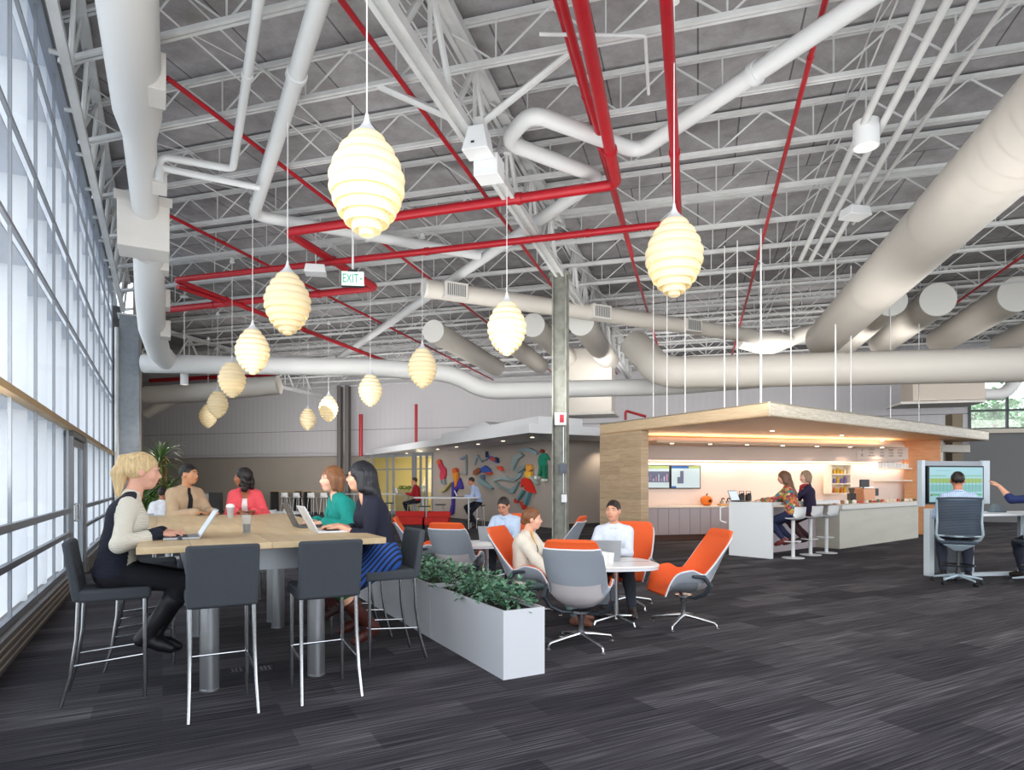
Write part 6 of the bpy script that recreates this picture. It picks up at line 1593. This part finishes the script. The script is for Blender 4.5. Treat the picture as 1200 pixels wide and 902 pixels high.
# ---- the sitters at the wooden table
def knit(name, c):
    m = mat(name, c, .9); nt, N, L, b = nodes(m); tc = N.new('ShaderNodeTexCoord'); w = N.new('ShaderNodeTexWave'); w.bands_direction = 'Z'; w.inputs['Scale'].default_value = 26; w.inputs['Distortion'].default_value = 1
    L(tc.outputs['Object'], w.inputs['Vector']); bp = N.new('ShaderNodeBump'); bp.inputs['Strength'].default_value = .5; bp.inputs['Distance'].default_value = .006; L(w.outputs['Fac'], bp.inputs['Height']); L(bp.outputs['Normal'], b.inputs['Normal']); return m
def sweater_fn(C, P0, S, arms):
    ax_ = np.abs(C[:,0]); idx = np.zeros(len(C), int)
    d = np.full(len(C), 9.0)
    for s in (1,-1):
        sh, el, wr = [np.array(q) for q in arms[s]]
        for a, b in ((sh,el),(el,wr)):
            v = b-a; t_ = np.clip(((C-a)@v)/(v@v),0,1); d = np.minimum(d, np.linalg.norm(C-a-t_[:,None]*v, axis=1))
        vw = wr-el; tt = ((C-el)@vw)/(vw@vw); dd = np.linalg.norm(C-el-np.clip(tt,0,1)[:,None]*vw, axis=1)
        idx[(tt > .74) & (dd < .07)] = 1
    yy = C[:,1]-P0.y
    idx[(d > .068) & (ax_ > .075) & (yy < .075+.12*(C[:,2]-P0.z)) ] = 1
    idx[(d > .068) & (ax_ > .04) & (yy < .02) & (C[:,2]-P0.z < .42)] = 1
    idx[(ax_ < .05) & (yy < 0)] = 0
    return idx
person('blonde woman in cream and navy sweater typing on a silver laptop at the table corner', W(-.30,5.38), W2, seat=.775, lean=.10, bend=.22, pitch=.12,
    hands=[W(-.03,5.22,1.14), W(.0,5.47,1.14)], feet=[W(-.10,5.27,.42), W(-.05,5.45,.38)], knee=[(.15,.9,.5),(-.1,.9,.5)], skin='#dfa890', hair=('pony','#d3b686'), tmat=[knit('cream_knit','#d9d3c4'), knit('navy_knit','#1a1e2c')], tfn=sweater_fn,
    bottom='#14151c', shoes='#121116', boots=True, female=True, h=.0075, top_name='sweater')
def skirt_mat():
    m = mat('skirt_pattern', '#22488f', .8); nt, N, L, b = nodes(m); tc = N.new('ShaderNodeTexCoord'); w = N.new('ShaderNodeTexWave'); w.bands_direction = 'DIAGONAL'; w.inputs['Scale'].default_value = 11; w.inputs['Distortion'].default_value = .3; w.inputs['Detail'].default_value = 1
    L(tc.outputs['Object'], w.inputs['Vector']); cr = N.new('ShaderNodeValToRGB'); cr.color_ramp.elements[0].position = .3; cr.color_ramp.elements[0].color = lin('#12182c'); cr.color_ramp.elements[1].position = .5; cr.color_ramp.elements[1].color = lin('#24509c')
    L(w.outputs['Fac'], cr.inputs['Fac']); sp = N.new('ShaderNodeSeparateXYZ'); L(tc.outputs['Object'], sp.inputs[0]); c2 = N.new('ShaderNodeValToRGB'); c2.color_ramp.interpolation = 'CONSTANT'
    e = c2.color_ramp.elements; e[0].position = 0; e[0].color = (0,0,0,1); e[1].position = .30; e[1].color = (1,1,1,1); L(sp.outputs['Y'], c2.inputs['Fac'])
    mx = N.new('ShaderNodeMix'); mx.data_type = 'RGBA'; L(c2.outputs['Color'], mx.inputs[0]); L(cr.outputs['Color'], mx.inputs[6]); mx.inputs[7].default_value = lin('#2a6b35'); L(mx.outputs[2], b.inputs['Base Color']); return m
person('woman with long black hair and glasses in navy top and blue patterned skirt', W(1.66,5.36), -W2, seat=.775, S=1.04, lean=.14, bend=.25, pitch=.02, look=(-.93,-.05),
    hands=[W(1.33,5.52,1.14), W(1.30,5.33,1.14)], feet=[W(1.50,5.52,.34), W(1.55,5.30,.30)], skin='#d8a488', hair=('long','#15161d'), top='#15182a', sleeve=.72, bottom='#22488f',
    bm=skirt_mat(), skirt=True, shoes='#4a2018', boots=True, female=True, h=.0075, top_name='top', glasses=True)
person('woman with short brown bob in teal cardigan leaning over a dark laptop', W(1.62,6.22), -W2, seat=.775, S=1.02, lean=.16, bend=.25, look=(-.80,-.55), pitch=0,
    hands=[W(1.30,6.28,1.14), W(1.33,6.02,1.14)], feet=[W(1.42,6.35,.34), W(1.42,6.12,.34)], skin='#dcab94', hair=('bob','#7a5032'), top='#10877d', inner='top', inner_c='#0f6f80', bottom='#4a1f22', shoes='#3a2320', female=True, h=.0085, top_name='cardigan')
person('dark haired man in tan jacket over dark shirt, hands folded on the table', W(.22,9.40), (W2*.55-W1*.83), seat=.775, S=1.10, lean=.06, bend=.2, look=(1,-.12), pitch=.0,
    hands=[W(.37,8.97,1.14), W(.55,9.02,1.14)], feet=[W(.2,9.1,.34), W(.4,9.12,.34)], skin='#c08a66', hair=('short','#17130f'), top='#b39a7d', inner='shirt', inner_c='#17181c', bottom='#2b2f3a', h=.011, top_name='jacket')
person('smiling woman in coral cardigan with dark wavy hair holding a phone', W(1.0,9.38), (-W1*.95-W2*.2), seat=.775, S=1.05, lean=.06, bend=.15, look=(-.95,-.25), pitch=.02,
    hands=[W(.88,9.0,1.14), W(1.06,9.0,1.14)], feet=[W(.9,9.1,.34), W(1.1,9.1,.34)], skin='#9a6244', hair=('wavy','#1b1413'), top='#e0525a', inner='top', inner_c='#e6e3e2', bottom='#26262c', female=True, h=.011, top_name='cardigan')
# ---- lounge
def lanyard(t, q): 
    sp = q['spine']; S_ = q['S']; MB().tube([q['hp'](.05,-.01,-.13), sp(.75)+V(.03,.13,0), sp(.45)+V(0,.14,0)], .006, 6).build('lanyard', mat('lanyard_yellow','#c9a227',.6), t)
person('woman with pinned up brown hair in cream cardigan sitting in an orange chair', V(.16,7.13,0), (.90,-.42), seat=.34, S=.99, lean=-.10, bend=.30, look=(1,-.05), pitch=.05,
    hands=[V(.46,6.78,.50), V(.62,7.1,.58)], feet=[V(.68,6.68,.10), V(.72,6.95,.10)], skin='#dda88e', hair=('bun','#74492c'), top='#d6cfc0', inner='top', inner_c='#2c3526', bottom='#5f6f70', shoes='#6d4534', female=True, h=.0085, top_name='cardigan', extra=lanyard)
person('smiling dark haired man in white shirt behind a silver laptop', V(1.24,7.72,0), (-.22,-.97), seat=.36, S=1.05, lean=-.02, bend=.22, look=(-.45,-.9), pitch=-.02,
    hands=[V(1.0,7.33,.72), V(1.18,7.30,.72)], feet=[V(1.05,7.2,.1), V(1.35,7.15,.1)], skin='#d09a7e', hair=('short','#251a15'), top='#ccd3de', bottom='#2a2e38', h=.009)
person('man with glasses in pale blue shirt looking down at a silver laptop', V(-.06,9.85,0), (-.30,-.95), seat=.37, S=1.08, lean=.10, bend=.35, look=(-.3,-.95), pitch=.35,
    hands=[V(-.33,9.50,.72), V(-.18,9.48,.72)], feet=[V(-.3,9.3,.1), V(-.05,9.25,.1)], skin='#c98f74', hair=('short','#2a2220'), top='#b9cbe0', bottom='#23262e', h=.011, glasses=True)
# ---- coffee bar
def floral(name):
    m = mat(name, '#b8563a', .8); nt, N, L, b = nodes(m); tc = N.new('ShaderNodeTexCoord'); v = N.new('ShaderNodeTexVoronoi'); v.inputs['Scale'].default_value = 22; L(tc.outputs['Object'], v.inputs['Vector'])
    sp = N.new('ShaderNodeSeparateXYZ'); L(v.outputs['Color'], sp.inputs[0]); cr = N.new('ShaderNodeValToRGB'); cr.color_ramp.interpolation = 'CONSTANT'
    e = cr.color_ramp.elements; e[0].position = 0; e[0].color = lin('#a8402c'); e[1].position = .85; e[1].color = lin('#2f7f86')
    for p_, c_ in ((.2,'#c9764a'),(.38,'#5d6f3a'),(.5,'#b89a3c'),(.62,'#8c3550'),(.74,'#d8b08a')): x = e.new(p_); x.color = lin(c_)
    L(sp.outputs[0], cr.inputs['Fac']); L(cr.outputs['Color'], b.inputs['Base Color']); return m
person('woman with long brown hair in colourful patterned blouse at the coffee counter', spos[0]+K1*.0, K1*.97-K2*.2, seat=.81, S=1.08, lean=.12, bend=.2, look=(-.9,.45), pitch=.15,
    hands=[K(.50,.30,1.17), K(.30,.36,1.17)], feet=[spos[0]+K1*.10+K2*.12+UP*.38, spos[0]+K1*.14-K2*.12+UP*.38], skin='#d8a288', hair=('long','#6b4a35'), tmat=floral('floral_cloth'), bottom='#232a4a', shoes='#6d2a2a', female=True, h=.014, top_name='blouse')
person('woman with greying bob, navy top and red scarf at the coffee counter', spos[1]+K1*.0, K1*.9-K2*.35, seat=.81, S=1.08, lean=.05, bend=.1, look=(-1,-.1),
    hands=[K(1.1,.25,1.17), K(.95,.28,1.17)], feet=[spos[1]+K1*.10+K2*.12+UP*.38, spos[1]+K1*.14-K2*.1+UP*.38], skin='#dcae98', hair=('bob','#8e7660'), top='#241c38', bottom='#3d2028', shoes='#3a1f1f', female=True, h=.014, scarf='#a32f38', top_name='top')
p = kb(1037,1.5)
person('barista with reddish hair in black behind the serving counter', p, (.3,-1), S=1.03, standing=True, lean=.05, look=(-1,.2), hands=[V(p.x+.15,p.y-.3,1.12), V(p.x-.15,p.y-.3,1.12)], skin='#a8694c', hair=('bun','#5e2a18'), top='#1d1a1e', bottom='#1b1b20', female=True, h=.018, detail=False)
# ---- workstation
def check(name):
    m = mat(name, '#b4c6dc', .8); nt, N, L, b = nodes(m); tc = N.new('ShaderNodeTexCoord'); br = N.new('ShaderNodeTexBrick'); br.offset = 0
    sp = N.new('ShaderNodeSeparateXYZ'); cb_ = N.new('ShaderNodeCombineXYZ'); L(tc.outputs['Object'], sp.inputs[0]); L(sp.outputs['X'], cb_.inputs['X']); L(sp.outputs['Z'], cb_.inputs['Y']); L(cb_.outputs[0], br.inputs['Vector'])
    for k, v in (('Scale',1),('Mortar Size',.0035),('Brick Width',.024),('Row Height',.024)): br.inputs[k].default_value = v
    br.inputs['Color1'].default_value = lin('#c3d2e4'); br.inputs['Color2'].default_value = lin('#b9cbe0'); br.inputs['Mortar'].default_value = lin('#7f97bd'); L(br.outputs['Color'], b.inputs['Base Color']); return m
person('man seen from behind in checked pale blue shirt facing the large screen', V(6.80,9.68,0), (.45,.89), seat=.68, S=1.12, lean=-.02, bend=.2, look=(.5,.87), hands=[V(7.10,10.02,1.10), V(6.86,10.10,1.10)], feet=[V(7.12,9.92,.12), V(6.82,10.05,.12)],
    skin='#b9785c', hair=('short','#1d1512'), tmat=check('checked_shirt'), bottom='#262a38', shoes='#1b1a20', h=.012)
person('person in navy sleeve at the right edge reaching an arm toward the large screen', V(8.13,9.62,0), (-.2,1), seat=.68, S=1.1, lean=.05, bend=.1, hands=[V(8.35,9.95,1.1), at(1171,569.5,9.92)], feet=[V(8.3,10.0,.12), V(8.05,10.02,.12)],
    skin='#d5a186', hair=('short','#2a1f18'), top='#1f2c5a', sleeve=.62, bottom='#262a38', h=.012, curl=.08)
# ---- far background people
pz = at(187,567,14.0); ch_ = shell_stool(V(pz.x,pz.y,0), head((-.1,1)), 'white chair under the man in white shirt with his back turned', .46, .3, base='legs')
person('man in white shirt with his back turned at the white round table', V(pz.x,pz.y,0), (-.1,1), seat=.46, S=1.08, lean=.1, bend=.2, skin='#b07a5e', hair=('short','#2a211e'), top='#e4e6ea', bottom='#2a2d38', h=.016, detail=False)
pz = at(241,567,15.0); ch_ = shell_stool(V(pz.x,pz.y,0), head((-1,-.1)), 'white chair under the person in dark jacket', .461, .3, base='legs')
person('dark haired person in dark jacket bent forward behind the tan jacketed man', V(pz.x,pz.y,0), (-1,-.1), seat=.46, S=1.08, lean=.1, bend=.3, pitch=.2, skin='#b98468', hair=('short','#15120f'), top='#20242c', bottom='#20222a', h=.016, detail=False)
Z9 = 24.2; pz = V((489-600)/F*Z9,Z9,0)
person('man in red shirt sitting at the high table by the glazed office', pz, (-1,.05), seat=.78, S=1.08, lean=.05, bend=.15, hands=[pz+V(-.4,.1,1.14), pz+V(-.4,-.1,1.14)], feet=[pz+V(-.3,.1,.35), pz+V(-.3,-.1,.35)], skin='#c98f74', hair=('short','#3a2f2a'), top='#a81e26', bottom='#1d1d24', h=.018, detail=False)
Z9 = 21.6; pz2 = V((561-600)/F*Z9,Z9,0)
person('man in light blue shirt hunched over a black laptop at the mural table', pz2, (-1,0), seat=.79, S=1.1, lean=.18, bend=.4, pitch=.1, hands=[pz2+V(-.45,.1,1.09), pz2+V(-.45,-.1,1.09)], feet=[pz2+V(-.25,.1,.3), pz2+V(-.05,-.12,.12)], skin='#b97f62', hair=('short','#2a211e'), top='#a9b9dc', bottom='#1a1c26', h=.018, detail=False)
laptop(V(pz2.x-.62,pz2.y,1.06), (-1,0), 'black laptop in front of the man at the mural table', black_l, open_=115)
laptop(V(pz.x-.66,pz.y+.1,1.12), (-1,0), 'dark laptop in front of the man in red shirt', black_l, open_=110)
# ================= added fill lights with no fixtures, brightening the ceiling and back wall
def area(loc, size, e, d=(0,0,1), c=(1,1,1), name='fill_light'):
    l = bpy.data.lights.new(name,'AREA'); l.shape = 'RECTANGLE'; l.size = size[0]; l.size_y = size[1]; l.energy = e; l.color = c
    o = bpy.data.objects.new(name, l); COL.objects.link(o); o.location = loc; o.rotation_euler = Vector(d).to_track_quat('-Z','Y').to_euler(); return o
dd = R1*.75+UP*.66
for (s, u, z, e, sz) in ((3,1,2.6,400,(14,3)),(8,0,3.2,260,(16,1.6)),(12.5,-1,3.4,260,(18,1.2)),(17,-11,3.6,170,(8,1.4)),(20,1,4.8,170,(10,1.0)),(23,-12,4.6,150,(10,1.0))):
    p = R(s,u); area((p.x,p.y,z), sz, e, dd, (1,.97,.93))
for (s, u, z, e, sz) in ((23,-17,2.4,280,(9,3)),(23,-1,4.8,170,(12,1.0)),(20,12,4.3,160,(8,1.2))):
    p = R(s,u); area((p.x,p.y,z), sz, e, R1*.93+UP*.36, (1,.96,.93))
# ================= camera, world
cam = bpy.data.cameras.new('camera'); co = bpy.data.objects.new('camera', cam); COL.objects.link(co); SC.camera = co
cam.sensor_width = 36; cam.lens = F/1200*36; cam.shift_y = (CY-451)/1200; cam.clip_end = 200
co.location = (0,0,H); co.rotation_euler = (pi/2,0,0)
w = bpy.data.worlds.new('world'); SC.world = w; w.use_nodes = True; nt = w.node_tree
bg = nt.nodes['Background']; tc = nt.nodes.new('ShaderNodeTexCoord'); sx = nt.nodes.new('ShaderNodeSeparateXYZ'); nt.links.new(tc.outputs['Generated'], sx.inputs[0])
cr = nt.nodes.new('ShaderNodeValToRGB'); e = cr.color_ramp.elements; e[0].position = .45; e[0].color = lin('#9aa0a4'); e[1].position = .9; e[1].color = lin('#dfe8f4')
x = e.new(.52); x.color = lin('#f4f7fb')
mr = nt.nodes.new('ShaderNodeMapRange'); mr.inputs['From Min'].default_value = -1; nt.links.new(sx.outputs['Z'], mr.inputs['Value'])
nt.links.new(mr.outputs[0], cr.inputs['Fac']); nt.links.new(cr.outputs['Color'], bg.inputs['Color']); bg.inputs['Strength'].default_value = WORLD
vs = SC.view_settings; vs.view_transform = 'Standard'; vs.look = 'None'; vs.exposure = EXPO; vs.gamma = 1; vs.use_curve_mapping = False
